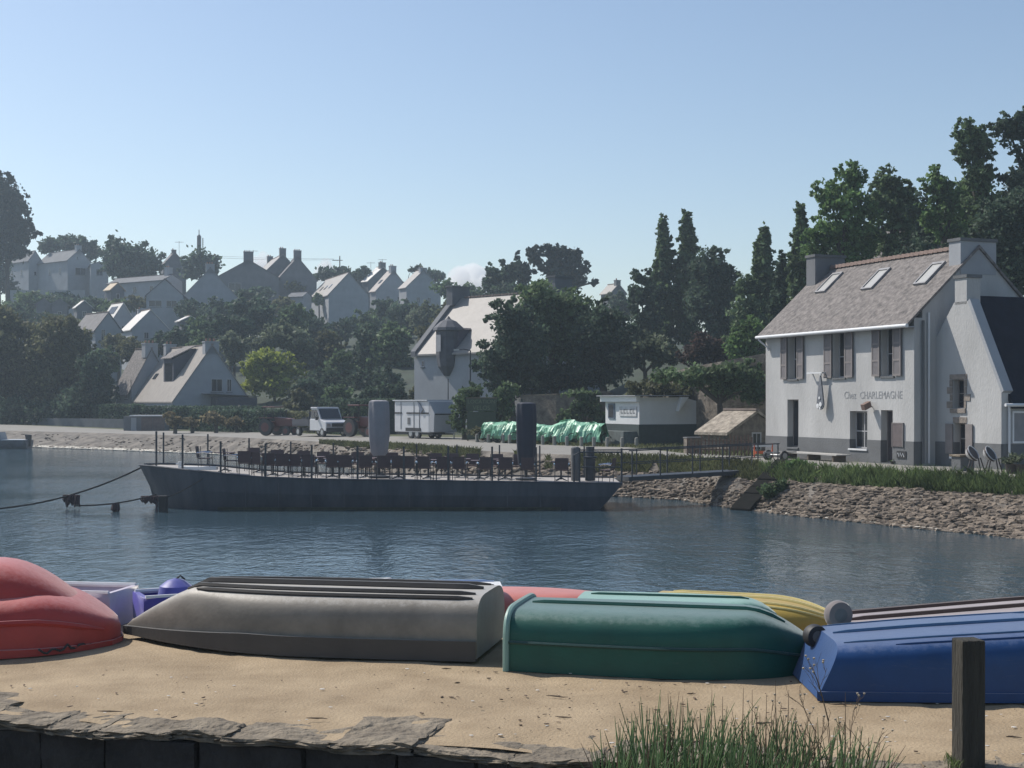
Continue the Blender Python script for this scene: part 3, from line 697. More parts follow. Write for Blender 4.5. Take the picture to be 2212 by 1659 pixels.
hs = [
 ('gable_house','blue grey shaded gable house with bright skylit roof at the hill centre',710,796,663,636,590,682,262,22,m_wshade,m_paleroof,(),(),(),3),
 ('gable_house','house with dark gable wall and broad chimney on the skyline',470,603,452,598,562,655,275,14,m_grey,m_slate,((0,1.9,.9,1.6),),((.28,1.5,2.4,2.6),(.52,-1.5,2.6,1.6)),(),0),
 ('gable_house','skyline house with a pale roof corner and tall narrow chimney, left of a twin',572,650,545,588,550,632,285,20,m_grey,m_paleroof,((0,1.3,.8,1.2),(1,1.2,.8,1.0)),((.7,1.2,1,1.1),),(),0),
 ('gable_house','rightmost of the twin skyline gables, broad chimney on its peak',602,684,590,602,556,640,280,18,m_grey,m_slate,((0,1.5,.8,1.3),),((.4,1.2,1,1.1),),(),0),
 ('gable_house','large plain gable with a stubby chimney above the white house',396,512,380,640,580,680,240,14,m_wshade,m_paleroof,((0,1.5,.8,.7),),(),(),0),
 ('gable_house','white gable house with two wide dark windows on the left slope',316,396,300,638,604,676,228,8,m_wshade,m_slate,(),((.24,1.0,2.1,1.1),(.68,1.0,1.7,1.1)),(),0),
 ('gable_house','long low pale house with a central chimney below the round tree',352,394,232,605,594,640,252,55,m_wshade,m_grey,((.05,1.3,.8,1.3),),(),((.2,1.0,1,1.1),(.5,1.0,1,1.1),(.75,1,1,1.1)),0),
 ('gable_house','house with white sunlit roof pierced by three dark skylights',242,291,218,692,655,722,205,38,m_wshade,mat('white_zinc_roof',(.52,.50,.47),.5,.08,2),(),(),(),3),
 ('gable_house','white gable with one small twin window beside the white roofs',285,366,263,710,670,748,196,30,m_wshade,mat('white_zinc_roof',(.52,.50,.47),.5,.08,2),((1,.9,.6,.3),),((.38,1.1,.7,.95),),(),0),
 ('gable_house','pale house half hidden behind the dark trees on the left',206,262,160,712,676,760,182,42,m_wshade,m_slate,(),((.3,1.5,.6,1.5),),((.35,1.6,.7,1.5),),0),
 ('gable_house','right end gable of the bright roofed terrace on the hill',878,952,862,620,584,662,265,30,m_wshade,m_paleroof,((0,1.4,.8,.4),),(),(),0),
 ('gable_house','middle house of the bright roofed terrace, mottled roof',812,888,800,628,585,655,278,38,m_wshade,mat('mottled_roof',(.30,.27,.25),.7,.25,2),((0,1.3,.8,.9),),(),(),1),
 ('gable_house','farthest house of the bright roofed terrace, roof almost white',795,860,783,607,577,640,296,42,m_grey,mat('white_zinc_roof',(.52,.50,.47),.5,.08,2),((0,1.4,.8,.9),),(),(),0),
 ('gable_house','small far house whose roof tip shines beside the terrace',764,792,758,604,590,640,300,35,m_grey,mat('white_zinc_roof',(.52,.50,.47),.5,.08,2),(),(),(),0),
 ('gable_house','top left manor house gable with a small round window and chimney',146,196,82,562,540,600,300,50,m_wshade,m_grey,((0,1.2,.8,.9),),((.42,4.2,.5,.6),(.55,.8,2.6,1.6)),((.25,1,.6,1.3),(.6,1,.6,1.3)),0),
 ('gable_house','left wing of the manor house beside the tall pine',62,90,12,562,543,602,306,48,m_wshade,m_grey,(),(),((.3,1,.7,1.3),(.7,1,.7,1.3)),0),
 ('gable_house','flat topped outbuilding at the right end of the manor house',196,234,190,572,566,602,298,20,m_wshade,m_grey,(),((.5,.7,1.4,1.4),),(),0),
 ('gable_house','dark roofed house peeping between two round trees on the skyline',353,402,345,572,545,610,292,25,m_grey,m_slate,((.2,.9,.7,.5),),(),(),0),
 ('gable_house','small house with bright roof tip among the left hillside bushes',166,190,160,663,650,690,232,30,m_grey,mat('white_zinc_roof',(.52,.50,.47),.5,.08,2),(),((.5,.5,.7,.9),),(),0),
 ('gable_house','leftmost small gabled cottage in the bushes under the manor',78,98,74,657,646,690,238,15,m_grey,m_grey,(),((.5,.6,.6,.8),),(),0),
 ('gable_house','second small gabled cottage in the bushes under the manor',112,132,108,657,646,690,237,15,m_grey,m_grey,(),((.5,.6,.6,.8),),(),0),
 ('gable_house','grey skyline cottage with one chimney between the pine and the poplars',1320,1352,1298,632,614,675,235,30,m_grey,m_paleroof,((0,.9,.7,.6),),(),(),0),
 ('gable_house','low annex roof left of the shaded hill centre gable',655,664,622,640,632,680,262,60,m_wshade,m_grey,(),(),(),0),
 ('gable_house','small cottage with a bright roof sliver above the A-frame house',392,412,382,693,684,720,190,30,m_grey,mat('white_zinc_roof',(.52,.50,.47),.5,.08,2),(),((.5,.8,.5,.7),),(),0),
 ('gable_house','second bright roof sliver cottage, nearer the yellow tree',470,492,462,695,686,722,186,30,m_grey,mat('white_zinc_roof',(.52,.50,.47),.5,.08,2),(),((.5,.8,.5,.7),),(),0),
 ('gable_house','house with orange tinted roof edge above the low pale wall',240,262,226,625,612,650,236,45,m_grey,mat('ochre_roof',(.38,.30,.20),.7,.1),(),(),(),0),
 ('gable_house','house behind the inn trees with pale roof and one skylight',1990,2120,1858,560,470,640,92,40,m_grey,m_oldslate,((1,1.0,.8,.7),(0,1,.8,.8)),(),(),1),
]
for h in hs: gable_house(*h[:12], chim=h[12] if False else h[12]) if False else gable_house(h[0], h[1], h[2], h[3], h[4], h[5], h[6], h[7], h[8], h[9], h[10], h[11], chim=h[12], wins=h[13], lwins=h[14], sky=h[15], group=HV, down=5)

# low walls and sheds
def wall_run(name, label, pts, z1s, th, m, zlo=None, cat='wall'):
    """pts: list of (x, d); z1s top heights"""
    a = [Vector((XW(x, d), d, 0)) for x, d in pts]; root = thing(name, label, cat, a[0]); mb = MB()
    for i in range(len(a)-1):
        dv = (a[i+1]-a[i]); n = Vector((-dv.y, dv.x, 0)).normalized()*th
        g0, g1 = ground_z(a[i].x, a[i].y)-.6, ground_z(a[i+1].x, a[i+1].y)-.6
        p, q = a[i]-a[0], a[i+1]-a[0]
        mb.add([(p.x,p.y,g0),(q.x,q.y,g1),(q.x,q.y,z1s[i+1]),(p.x,p.y,z1s[i]),(p.x+n.x,p.y+n.y,g0),(q.x+n.x,q.y+n.y,g1),(q.x+n.x,q.y+n.y,z1s[i+1]),(p.x+n.x,p.y+n.y,z1s[i])],
               [(0,1,2,3),(5,4,7,6),(3,2,6,7),(4,0,3,7),(1,5,6,2)])
    mb.build('wall_body', m, root); return root, a
m_rubble = mat('rubble_stone', (.13,.11,.09), .95, .45, 2.2, 1.0, 9, col2=(.22,.19,.155))
rw, a = wall_run('garden_wall', 'brown rubble garden wall with pale coping behind the green tarpaulin', [(1129,95),(1201,93),(1262,92),(1318,91)], [2.85,2.92,3.05,3.05], .4, m_rubble)
mb = MB()
for i in range(3):
    d0 = a[i]-a[0]; d1 = a[i+1]-a[0]; z0, z1 = (2.855,2.925,3.055,3.055)[i:i+2]
    k_ = 6
    for j in range(k_):
        p = d0.lerp(d1, j/k_); q = d0.lerp(d1, (j+.96)/k_); za = z0+(z1-z0)*j/k_
        MB().obox((p.x,p.y-.06,za),(q.x-p.x,q.y-p.y,0),(0,.5,0),(0,0,.09)).build('coping_stone', m_cap, rw)
wall_run('retaining_wall', 'ivy hung retaining wall behind the kiosk and the stone shed', [(1385,86),(1480,80),(1560,77),(1680,75)], [3.4,4.4,4.7,5.2], .5, m_rubble)
wall_run('terrace_wall', 'pale terrace wall under the manor house at top left', [(22,285),(183,285)], [25.5,25.5], .4, m_wshade)
wall_run('stone_pillar_wall', 'dark end wall of a shed beneath the big trees', [(1098,100),(1131,98)], [4.3,4.3], .6, m_grey)
wall_run('boundary_wall', 'low dark boundary wall along the road at the left', [(60,152),(285,140)], [.75,.75], .3, m_grey)
p = P(318, 929, 131.5); sh = thing('flat_roof_shed', 'flat roofed shed with brown doors and sunlit roof edge by the hedge', 'shed', (p.x, p.y, -.3), R(4))
MB().box(-2.2,1.7,0,2.2,0,1.42).build('shed_wall', m_grey, sh); MB().box(-1.6,1.9,-.25,2.4,1.422,1.52).build('roof', m_wpaint, sh)
for i in range(2): MB().box(-.55+i*1.1,.5+i*1.1,-.05,-.003,0,1.3).build('door', mat('brown_door', (.13,.10,.09), .8), sh)
MB().box(-1.5,-1.0,-.05,-.003,0,1.3).build('post_panel', m_wshade, sh)

# stone shed with rough roof, left of inn
r, W, L, he, hr = gable_house('stone_shed', 'low stone shed with rough mossy stone roof left of the inn', 1574, 1692, 1513, 936, 892, 985, 66.5, 32, m_rubble, mat('rough_stone_roof', (.24,.20,.16), .95, .5, 3.0, 1.2, 12, col2=(.42,.37,.30)), down=.5, eo=.2)
# kiosk
T5 = R(25); kd = 77.5; p = P(1381, 965, kd); kz = 0
ki = thing('kiosk', 'white boxy kiosk on a dark green base with shaded long side', 'kiosk', (p.x, p.y, 0), T5)
zl = EYE-(917-HY)/F*kd; zu = EYE-(858-HY)/F*kd
MB().box(-.05,4.4,-.05,4.0,-.3,zl-.003).build('base', mat('dark_green_base', (.03,.045,.045), .8, .2), ki)
mb = MB(); mb.prism([(0,0,zl),(4.3,0,zl+.0),(4.75,0,zu-.45),(2.9,0,zu),(0,0,zu)], (0,3.9,0)); mb.build('body', mat('kiosk_white', (.56,.57,.58), .7, .06, 1), ki)
MB().box(-.25,.0,-.1,4.1,zu-.25,zu+.06).build('fascia', m_wpaint, ki)
MB().prism([(2.55,-.03,zu+.01),(3.0,-.03,zu+.01),(2.35,-.03,zu-.8)], (0,-.35,0)).build('triangle_piece', m_wpaint, ki)  # white flap at the kiosk roof edge
mb = MB(); mb.box(-.06,-.003,2.75,3.5,zl+.3,zu-.35); wd = mb.build('window', m_blueshut, ki); MB().box(-.08,-.062,2.85,3.4,zl+.38,zu-.43).build('pane', m_dark, wd)
sgn = MB().box(-.05,-.003,.25,2.2,zl+.45,zl+1.0).build('sign_board', mat('kiosk_sign', (.42,.43,.44), .7), ki)
mb = MB()
for i in range(5):
    yy = 2.0-i*.34
    mb.box(-.06,-.052,yy-.22,yy,zl+.60,zl+.66); mb.box(-.06,-.052,yy-.06,yy,zl+.66,zl+.86); 
    if i % 2: mb.box(-.06,-.052,yy-.22,yy-.06,zl+.80,zl+.86)
mb.build('sign_marks', m_grey, ki)
MB().box(-.45,3.1,-.3,4.2,zu+.065,zu+.11).build('roof', m_wshade, ki)
# counter front panel
MB().box(-.9,-.06,.2,3.8,0,.8).build('counter', mat('grey_green_panel', (.10,.12,.12), .85), ki)

# location velos sign
sp = P(1040, 925, 87); vs_ = thing('bike_hire_sign', 'dark green bike hire board reading LOCATION VELOS by the shrubs', 'sign', (sp.x, sp.y, 0), R(3))
zt, zb_ = EYE-(859-HY)/F*87, EYE-(888-HY)/F*87
MB().box(-.95,.95,-.03,.03,zb_,zt).build('board', mat('sign_green', (.045,.065,.04), .8, .15), vs_)
MB().box(-.99,.99,-.05,-.031,zt-.04,zt+.02).build('board_frame', m_wood, vs_)
for sx in (-.85,.85): MB().box(sx-.05,sx+.05,.035,.12,-.1,zt).build('post', m_wood, vs_)
ml = mat('sign_lettering', (.13,.16,.10), .8, .05)
mtx = lambda x, z: Matrix(((1,0,0,x),(0,0,-1,-.036),(0,1,0,z),(0,0,0,1)))
text_mesh('lettering', 'LOCATION', .34, ml, vs_, mtx(0, zt-.36)); text_mesh('lettering', 'VELOS', .38, ml, vs_, mtx(0, zt-.76))
MB().box(-.9,.9,-.02,.02,.1,zb_-.05).build('lower_panel', mat('sign_green', (.045,.065,.04), .8), vs_)

# ------------------------------------------------------------------ tarpaulin over bikes
m_tarp = mat('green_tarp', (.07,.32,.16), .38, .35, 1.4, .5, 9, col2=(.28,.58,.40), spec=.7)
q0, q1 = Vector((XW(1048,84),84,0)), Vector((XW(1306,78),78,0)); ax = (q1-q0); LT = ax.length
tp = thing('bike_tarpaulin', 'crumpled green tarpaulin draped over a row of hire bicycles', 'tarpaulin', q0, math.atan2(ax.y, ax.x))
n = 260; prof = [(-.55,.18),(-.62,.42),(-.5,.72),(-.34,.98),(-.08,1.12),(.2,1.12),(.45,.95),(.6,.5),(.62,.15)]
mb = MB()
for i in range(n+1):
    x = LT*i/n
    for j, (yy, zz) in enumerate(prof):
        f = math.sin(x*2.9+j*.8+2.5*nz(x,0,.6,8))*.13+.20*nz(x, j*.55, 2.2, 9)+.26*abs(nz(x, j*.4, 3.6, 10))+.10*abs(nz(x, j*.7, 8, 11))
        lift = .16*abs(math.sin(x*.52+.5))+.30*max(0, nz(x,0,.45,12))
        hem = (.20*nz(x,0,1.7,14) if j in (0, len(prof)-1) else 0)
        mb.v.append((x+.10*nz(x,j,2,15), yy+f*(1 if yy < 0 else -1), zz*(.95+lift)+f*.3+hem))
m_ = len(prof)
for i in range(n):
    for j in range(m_-1):
        a_ = i*m_+j; mb.f.append((a_, a_+m_, a_+m_+1, a_+1))
mb.build('sheet', m_tarp, tp)
bikes = []
def wheel(mb, c, r, t, n=18, ax=(0,1,0)):
    c = Vector(c); ax = Vector(ax).normalized(); e = Vector((0,0,1)); f = e.cross(ax).normalized()
    mb.path([c+(e*math.cos(2*math.pi*i/n)+f*math.sin(2*math.pi*i/n))*r for i in range(n+1)], t, 6)
bk = thing('bicycle', 'leftmost hire bicycle whose wheels show beneath the green tarpaulin', 'bicycle', q0+ax*.04, math.atan2(ax.y, ax.x)+R(65), 'bicycles under the green tarpaulin')
for cx_ in (-.5,.5):
    mb = MB(); wheel(mb, (cx_,0,.34), .32, .022); mb.build('wheel', m_black, bk)
mb = MB(); mb.path([(-.5,0,.34),(-.12,0,.34),(.3,0,.78),(.5,0,.34)], .02, 6); mb.path([(-.12,0,.34),(-.25,0,.82),(.3,0,.78)], .02, 6); mb.path([(-.5,0,.34),(-.25,0,.8)], .015, 6); mb.build('frame', m_plinth, bk)
for i in range(1, 14):
    copy_tree(bk, q0+ax*(.04+.07*i), math.atan2(ax.y, ax.x)+R(65+random.uniform(-8,8)), 'hire bicycle under the green tarpaulin, %s from its left end' % ('second third fourth fifth sixth seventh eighth ninth tenth eleventh twelfth thirteenth fourteenth'.split()[i-1]))
# wooden bollards
b0 = None
for i, x in enumerate((1030.5,1055,1087,1101,1130,1172.5,1197.5,1224.5,1256,1283,1312,1344,1375)):
    yb = lerp(x, [1030,1100,1256,1375],[956,958,964,966]); p = gd(x, yb)
    lb = 'short grey wooden bollard, '+('first second third fourth fifth sixth seventh eighth ninth tenth eleventh twelfth thirteenth'.split()[i])+' from the left, by the '+('bike hire sign' if i < 2 else 'green tarpaulin' if i < 10 else 'kiosk')
    if b0 is None:
        b0 = thing('bollard', lb, 'bollard', p, 0, 'wooden bollards along the road edge'); MB().lathe([(.10,-.1),(.105,.42),(.09,.5),(.03,.53)], n=12).build('post', mat('grey_post', (.21,.21,.19), .9, .2), b0, smooth=True)
    else: copy_tree(b0, p, i, lb)

# ------------------------------------------------------------------ vehicles
m_carw = mat('white_car_paint', (.50,.51,.53), .3, .04); m_glass = mat('car_glass', (.03,.035,.045), .08, .1, spec=.7)
m_red = mat('red_paint', (.095,.022,.02), .45, .2); m_bed = mat('dark_blue_steel', (.04,.042,.055), .6, .2)
def car_wheel(parent, x, y, r=.34, w=.24, rm=None):
    mb = MB(); mb.lathe([(r*.55,-w/2),(r*.95,-w/2),(r,-w/3),(r,w/3),(r*.95,w/2),(r*.55,w/2)], (x,y,r), 20, 'y'); o = mb.build('wheel', m_black, parent, smooth=True)
    mb = MB(); mb.lathe([(.03,-w/2-.012),(r*.56,-w/2-.005),(r*.5,w/2+.012),(.03,w/2+.012)], (x,y,r), 14, 'y'); mb.build('rim', rm or m_steel, o, smooth=True)
FW = math.atan2(-.80,.60)
p = P(712, 943, 104); tk = thing('pickup_truck', 'white cab flatbed truck with dark loaded bed parked on the far road', 'truck', (p.x-.4, p.y+1.0, ground_z(p.x, p.y)+.02), FW)
Wc = 1.0
cab = MB(); cab.prism([(-.75,-Wc,.45),(1.75,-Wc,.45),(1.80,-Wc,.85),(1.70,-Wc,1.10),(.85,-Wc,1.30),(-.75,-Wc,1.30)], (0,2*Wc,0)); cab.build('body', m_carw, tk, bev=.04)
cab = MB(); cab.prism([(-.75,-Wc*.92,1.303),(.80,-Wc*.92,1.303),(.25,-Wc*.86,2.10),(-.70,-Wc*.86,2.10)], (0,2*Wc*.92,0)); cab.build('cabin', m_carw, tk)
MB().prism([(-.78,-.93,2.103),(.33,-.93,2.103),(.24,-.93,2.22),(-.72,-.93,2.22)], (0,1.86,0)).build('roof', m_carw, tk, bev=.03)
MB().obox((.80,-.82,1.36),(-.48,0,.70),(0,1.64,0),(.03,0,.02)).build('windscreen', m_glass, tk)
for s in (-1,1):
    for q in (((-.62,1.36),(-.12,1.36),(-.12,2.02),(-.62,2.02)),((-.04,1.36),(.62,1.36),(.2,2.02),(-.04,2.02))):
        MB().prism([(a_, s*Wc*.925, b_) for a_, b_ in q], (0,s*.012,0)).build('side_window', m_glass, tk)
    MB().box(1.70,1.83,s*.8-.16,s*.8+.16,.78,1.0).build('headlight', m_steel, tk); MB().box(.52,.62,s*1.12-.1,s*1.12+.1,1.25,1.5).build('mirror', m_black, tk)
MB().box(1.74,1.86,-.98,.98,.38,.68).build('bumper', m_black, tk); MB().box(1.76,1.82,-.5,.5,.76,1.02).build('grille', m_black, tk)
MB().box(-3.5,-.85,-1.0,1.0,.78,.88).build('bed_floor', m_bed, tk)
for s in (-1,1): MB().box(-3.5,-.85,s*1.0-.02,s*1.0+.02,.883,1.28).build('bed_side', m_bed, tk)
MB().box(-.9,-.86,-.98,.98,.883,1.9).build('head_rack', m_bed, tk)
MB().box(-3.4,1.2,-.4,.4,.4,.6).build('chassis', m_black, tk)
mb = MB()
for i in range(26):
    a_, b_ = random.uniform(-3.3,-1), random.uniform(-.8,.8); s_ = random.uniform(.12,.3)
    mb.obox((a_,b_,.9+random.uniform(0,.25)), (s_,s_*.4,.1), (-s_*.4,s_,.05), (.02,.03,s_))
tag(mb.build('load', m_plinth, tk), kind='stuff')
for x_, y_ in ((1.15,-.88),(1.15,.88),(-2.6,-.88),(-2.6,.88)): car_wheel(tk, x_, y_)
def tractor(label, x, y, d, rz, s=1.0):
    p = P(x, y, d); t = thing('tractor', label, 'tractor', (p.x, p.y, ground_z(p.x, p.y)), rz, 'red tractors beside the truck')
    MB().prism([(-.2,-.36,.75),(1.5,-.32,.75),(1.55,-.32,1.15),(1.35,-.3,1.38),(-.2,-.36,1.5)], (0,.68,0)).build('bonnet', m_red, t, bev=.06)
    MB().box(-1.2,-.25,-.5,.5,.6,1.15).build('body', m_red, t, bev=.04)
    MB().box(-.95,-.45,-.26,.26,1.2,1.32).build('seat', m_black, t); MB().box(-1.0,-.94,-.26,.26,1.325,1.75).build('seat_back', m_black, t)
    for sx, sy in ((-1.1,-.5),(-1.1,.5),(-.2,-.45),(-.2,.45)): MB().path([(sx,sy,1.15),(sx,sy*.95,2.25)], .03, 6).build('post', m_black, t)
    MB().box(-1.25,0.0,-.6,.6,2.26,2.36).build('canopy', m_red, t, bev=.04)
    for sy in (-.72,.72): car_wheel(t, -.75, sy, .68, .34, m_red)
    for sy in (-.6,.6): car_wheel(t, 1.15, sy, .38, .22, m_red); MB().box(-1.4,-.1,sy*1.2-.17,sy*1.2+.17,1.4,1.46).build('mudguard', m_red, t)
    mb = MB(); mb.path([(.6,.2,1.45),(.6,.2,2.1)], .035, 8); mb.build('exhaust', m_black, t)
    return t
tractor('red tractor at the left end of the parked vehicles', 603, 940, 112, FW+R(25))
tractor('red tractor partly hidden behind the pale folded parasol', 788, 944, 101.5, FW+R(10))
p = P(977, 944, 93); cv = thing('horse_trailer', 'white box trailer with a dark stripe parked beside the shrubs', 'trailer', (p.x, p.y, ground_z(p.x, p.y)), math.atan2(-.78,.62))
MB().box(-4.1,-.0,-1.9,0,.42,2.52).build('body', m_carw, cv, bev=.05)
MB().prism([(0.002,-1.9,.45),(.55,-1.9,.45),(.62,-1.9,1.7),(.002,-1.9,2.5)], (0,1.9,0)).build('nose', m_wshade, cv, bev=.03)
for (a_, b_) in ((-4.05,-3.2),(-2.6,-.05)): MB().box(a_,b_,-1.94,-1.903,1.66,1.76).build('stripe', m_black, cv)
MB().box(.56,.63,-1.85,-.1,1.60,1.68).build('stripe', m_black, cv)
for xx in (-3.3,-1.75,-1.1): MB().box(xx-.012,xx+.012,-1.93,-1.903,.6,2.45).build('door_seam', m_plinth, cv)
MB().box(-2.5,-2.2,-1.93,-1.903,.95,1.4).build('hatch', m_plinth, cv)
MB().box(-4.2,-.1,-2.0,.1,2.523,2.60).build('roof', m_carw, cv)
MB().prism([(-1.25,-1.96,2.56),(-.55,-1.96,1.95),(-.85,-1.96,1.7)], (0,-.05,0)).build('triangle_piece', m_blueshut, cv)  # thin dark triangle on the trailer side
for yy in (-1.78,-.12):
    car_wheel(cv, -2.2, yy, .33, .2); car_wheel(cv, -1.45, yy, .33, .2)
MB().box(-2.7,-.95,-1.95,-1.903,.5,.72).build('wheel_arch', m_black, cv); MB().box(-4,.3,-1.8,-.1,.28,.42).build('chassis', m_black, cv)
mb = MB(); mb.path([(.5,-.95,.42),(1.6,-.95,.42)], .05, 8); mb.path([(1.5,-.95,.42),(1.5,-.95,0)], .04, 8); mb.build('drawbar', m_steel, cv)

# ------------------------------------------------------------------ barge
BD = 51.7
m_hull = mat('barge_hull', (.044,.058,.082), .6, .4, 1.2, .5, 5, stretch=(1,1,.25), col2=(.070,.080,.098), detail=9); m_deck = mat('barge_deck', (.34,.32,.30), .8, .15, 1.5)
bg_ = thing('barge', 'long dark steel barge with flat deck moored along the far shore', 'boat', (0, BD, 0))
XB0, XB1 = XW(305, BD+2.1), XW(1345, BD); BW = 4.4
def zdeck(X):
    x = CX+F*X/BD; return lerp(x, [305,400,480,573,673,968,1345], [-.02,-.12,-.26,-.40,-.46,-.53,-.62])
mb = MB(); n = 40
for i in range(n+1):
    t = i/n; X = XB0+(XB1-XB0)*t; zd = zdeck(X)
    half = BW/2*min(1, .16+((X-XB0)/3.2)**.75) if X < XB0+3.2 else BW/2
    lo = X; 
    if t < .06: rk = (1-t/.06)*.0
    # raked ends: lower edge pulled in
    pull0 = max(0, 1-(X-XB0)/3.0)*.78*(1.0); pull1 = max(0, 1-(XB1-X)/2.0)*.85
    Xl = X+pull0-pull1
    for (yy, zz, xx) in ((-half, zd, X), (-half*.98, (zd*.5-1.6*.5), (X+Xl)/2), (-half*.9, -1.62, Xl), (-half*.8, -2.2, Xl), (half*.8, -2.2, Xl), (half*.9, -1.62, Xl), (half*.98, (zd*.5-.8), (X+Xl)/2), (half, zd, X)):
        mb.v.append((xx, yy+BW/2, zz))
for i in range(n):
    for j in range(7):
        a_ = i*8+j; mb.f.append((a_, a_+8, a_+9, a_+1))
mb.f.append(tuple(range(8))); mb.f.append(tuple(range(n*8, n*8+8))[::-1])
mb.build('hull', m_hull, bg_)
mb = MB()
for i in range(n+1):
    X = XB0+(XB1-XB0)*i/n; half = BW/2*min(1, .16+((X-XB0)/3.2)**.75) if X < XB0+3.2 else BW/2
    mb.v += [(X, BW/2-half+.05, zdeck(X)-.02), (X, BW/2+half-.05, zdeck(X)-.02)]
mb.f += [(2*i, 2*i+2, 2*i+3, 2*i+1) for i in range(n)]
mb.build('deck', m_deck, bg_)
for i in range(1, 12):
    X = XB0+3.2+i*1.22
    if X < XB1-2.2: MB().obox((X, -.012, -1.5), (.035,0,0), (0,.05,0), (0,-.0,.9)).build('hull_seam', m_hull, bg_)
MB().box(XB0+3.4, XB1-2.3, -.004+.03, .1, -1.66, -1.50).build('waterline_stain', mat('algae_stain', (.03,.035,.022), .9, .5, 3), bg_)
for sgn in (-1, 1):
    mb = MB(); pts = []
    for i in range(n+1):
        X = XB0+(XB1-XB0)*i/n; half = BW/2*min(1, .16+((X-XB0)/3.2)**.75) if X < XB0+3.2 else BW/2
        pts.append((X, BW/2+sgn*half, zdeck(X)+.02))
    mb.path(pts, .035, 6); mb.build('rubbing_rail', m_hull, bg_)
m_rail = mat('dark_rail_steel', (.035,.04,.05), .5)
for x, h in ((308,1.32),(382,1.30),(476,1.22),(573,1.28),(673,1.28),(772,1.28),(872,1.28),(968,1.32),(1063,1.32),(1158,1.32),(1252,1.32),(1343,1.32)):
    X = XW(x, BD); yo = .05 if x > 400 else (BW/2-.2 if x < 320 else .9)
    MB().path([(X,yo,zdeck(X)-.05),(X,yo,zdeck(X)+h)], .04, 6).build('railing_post', m_rail, bg_)
for x in (368,449,538,628,720,810,900,987,1079,1166,1262):
    d = BD+BW-.1; X = XW(x, d); yo = BW-.1 if x > 400 else 3.2; MB().path([(X,yo,zdeck(X)-.05),(X,yo,zdeck(X)+1.25)], .035, 6).build('railing_post', m_rail, bg_)
mb = MB()
for (x0, x1, yo) in ((308,476,.2),(400,470,3.2)):
    pass
# gate rails at the stern end
mb.path([(XW(1240,BD),.05,zdeck(XW(1240,BD))-.0),(XW(1240,BD),.05,.45),(XW(1252,BD),.05,.56),(XW(1343,BD),.05,.56)], .035, 6); mb.path([(XW(1252,BD),.05,0),(XW(1343,BD),.05,-.0)], .025, 6); mb.build('railing', m_rail, bg_)
mb = MB(); mb.path([(XW(1240,BD+4.2),4.2,-.5),(XW(1240,BD+4.2),4.2,.5),(XW(1343,BD+4.2),4.2,.5)], .03, 6); mb.build('railing', m_rail, bg_)
# bollards on the deck
mb = MB(); X = XW(372, BD); mb.path([(X,1.2,zdeck(X)),(X,1.2,zdeck(X)+.25)], .07, 8); mb.path([(X-.15,1.2,zdeck(X)+.16),(X+.15,1.2,zdeck(X)+.16)], .04, 6); mb.build('mooring_bitt', m_wpaint, bg_)
X = XW(415, BD); MB().box(X-.7, X+.7, .9, 1.3, zdeck(X), zdeck(X)+.12).build('deck_box', m_wpaint, bg_)

m_tubec = mat('chair_tube_chrome', (.6,.6,.62), .15, .05, metal=1.0); m_slat = mat('dark_brown_chair_slat', (.085,.055,.058), .6, .2)
def make_chair(label):
    t = thing('terrace_chair', label, 'chair', (0,0,0), 0, 'dark chairs set out on the barge deck')
    MB().box(-.23,.23,-.20,.24,.43,.465).build('seat', m_slat, t)
    MB().obox((-.235,-.25,.47),(.47,0,0),(0,-.06,.44),(0,.025,0)).build('backrest', m_slat, t)
    for sx in (-.25,.25):
        for (a_, b_) in (((sx,-.22,.9),(sx,-.18,0)),((sx,.22,.66),(sx,.26,0))):
            MB().path([a_, ((a_[0]+b_[0])/2, (a_[1]+b_[1])/2, (a_[2]+b_[2])/2), b_], .014, 6).build('leg', m_rail, t)
        MB().path([(sx*1.08,-.24,.66),(sx*1.12,0,.69),(sx*1.1,.24,.66)], .032, 6).build('armrest', m_tubec, t)
    return t
def make_table(label):
    t = thing('bistro_table', label, 'table', (0,0,0), 0, 'small pedestal tables on the barge deck')
    MB().box(-.33,.33,-.33,.33,.71,.745).build('tabletop', m_slat, t)
    MB().path([(0,0,.05),(0,0,.71)], .035, 8).build('pedestal', m_rail, t)
    for a_ in range(4):
        c, s = math.cos(a_*math.pi/2+.78), math.sin(a_*math.pi/2+.78)
        MB().path([(0,0,.12),(c*.16,s*.16,.05),(c*.3,s*.3,.015)], [.03,.022,.015], 6).build('foot', m_rail, t)
    return t
def deckpt(x, off):
    d = BD+off; X = XW(x, d); return (X, d, zdeck(X*BD/d if True else X)+.0)
ORD = 'first second third fourth fifth sixth seventh eighth ninth tenth eleventh twelfth thirteenth fourteenth fifteenth sixteenth seventeenth eighteenth nineteenth twentieth'.split()
ch = None
near = [530,556,583,612,641,669,719,747,787,828,861,884,919,957,994,1047,1091,1141,1213]
far = [545,600,655,700,770,810,845,940,975,1020,1070,1120]
for i, x in enumerate(near):
    p = deckpt(x, .75+.12*random.random()); p = (p[0], p[1], zdeck(p[0]))
    lab = ORD[i]+' dark chair from the bow in the near row on the barge deck'
    if x == 1213: lab = 'last dark chair of the near row, standing apart near the gangway end'
    if ch is None: ch = make_chair(lab); ch.location = p; ch.rotation_euler = (0,0,R(4))
    else: copy_tree(ch, p, R(random.uniform(-14,14)), lab)
for i, x in enumerate(far):
    p = deckpt(x, 3.45+.15*random.random()); p = (p[0], p[1], zdeck(p[0]))
    copy_tree(ch, p, R(180+random.uniform(-14,14)), ORD[i]+' dark chair from the bow in the far row on the barge deck')
p = deckpt(442, 1.3); copy_tree(ch, (p[0], p[1], zdeck(p[0])), R(90-180), 'dark chair seen from the side at the bow end of the barge')
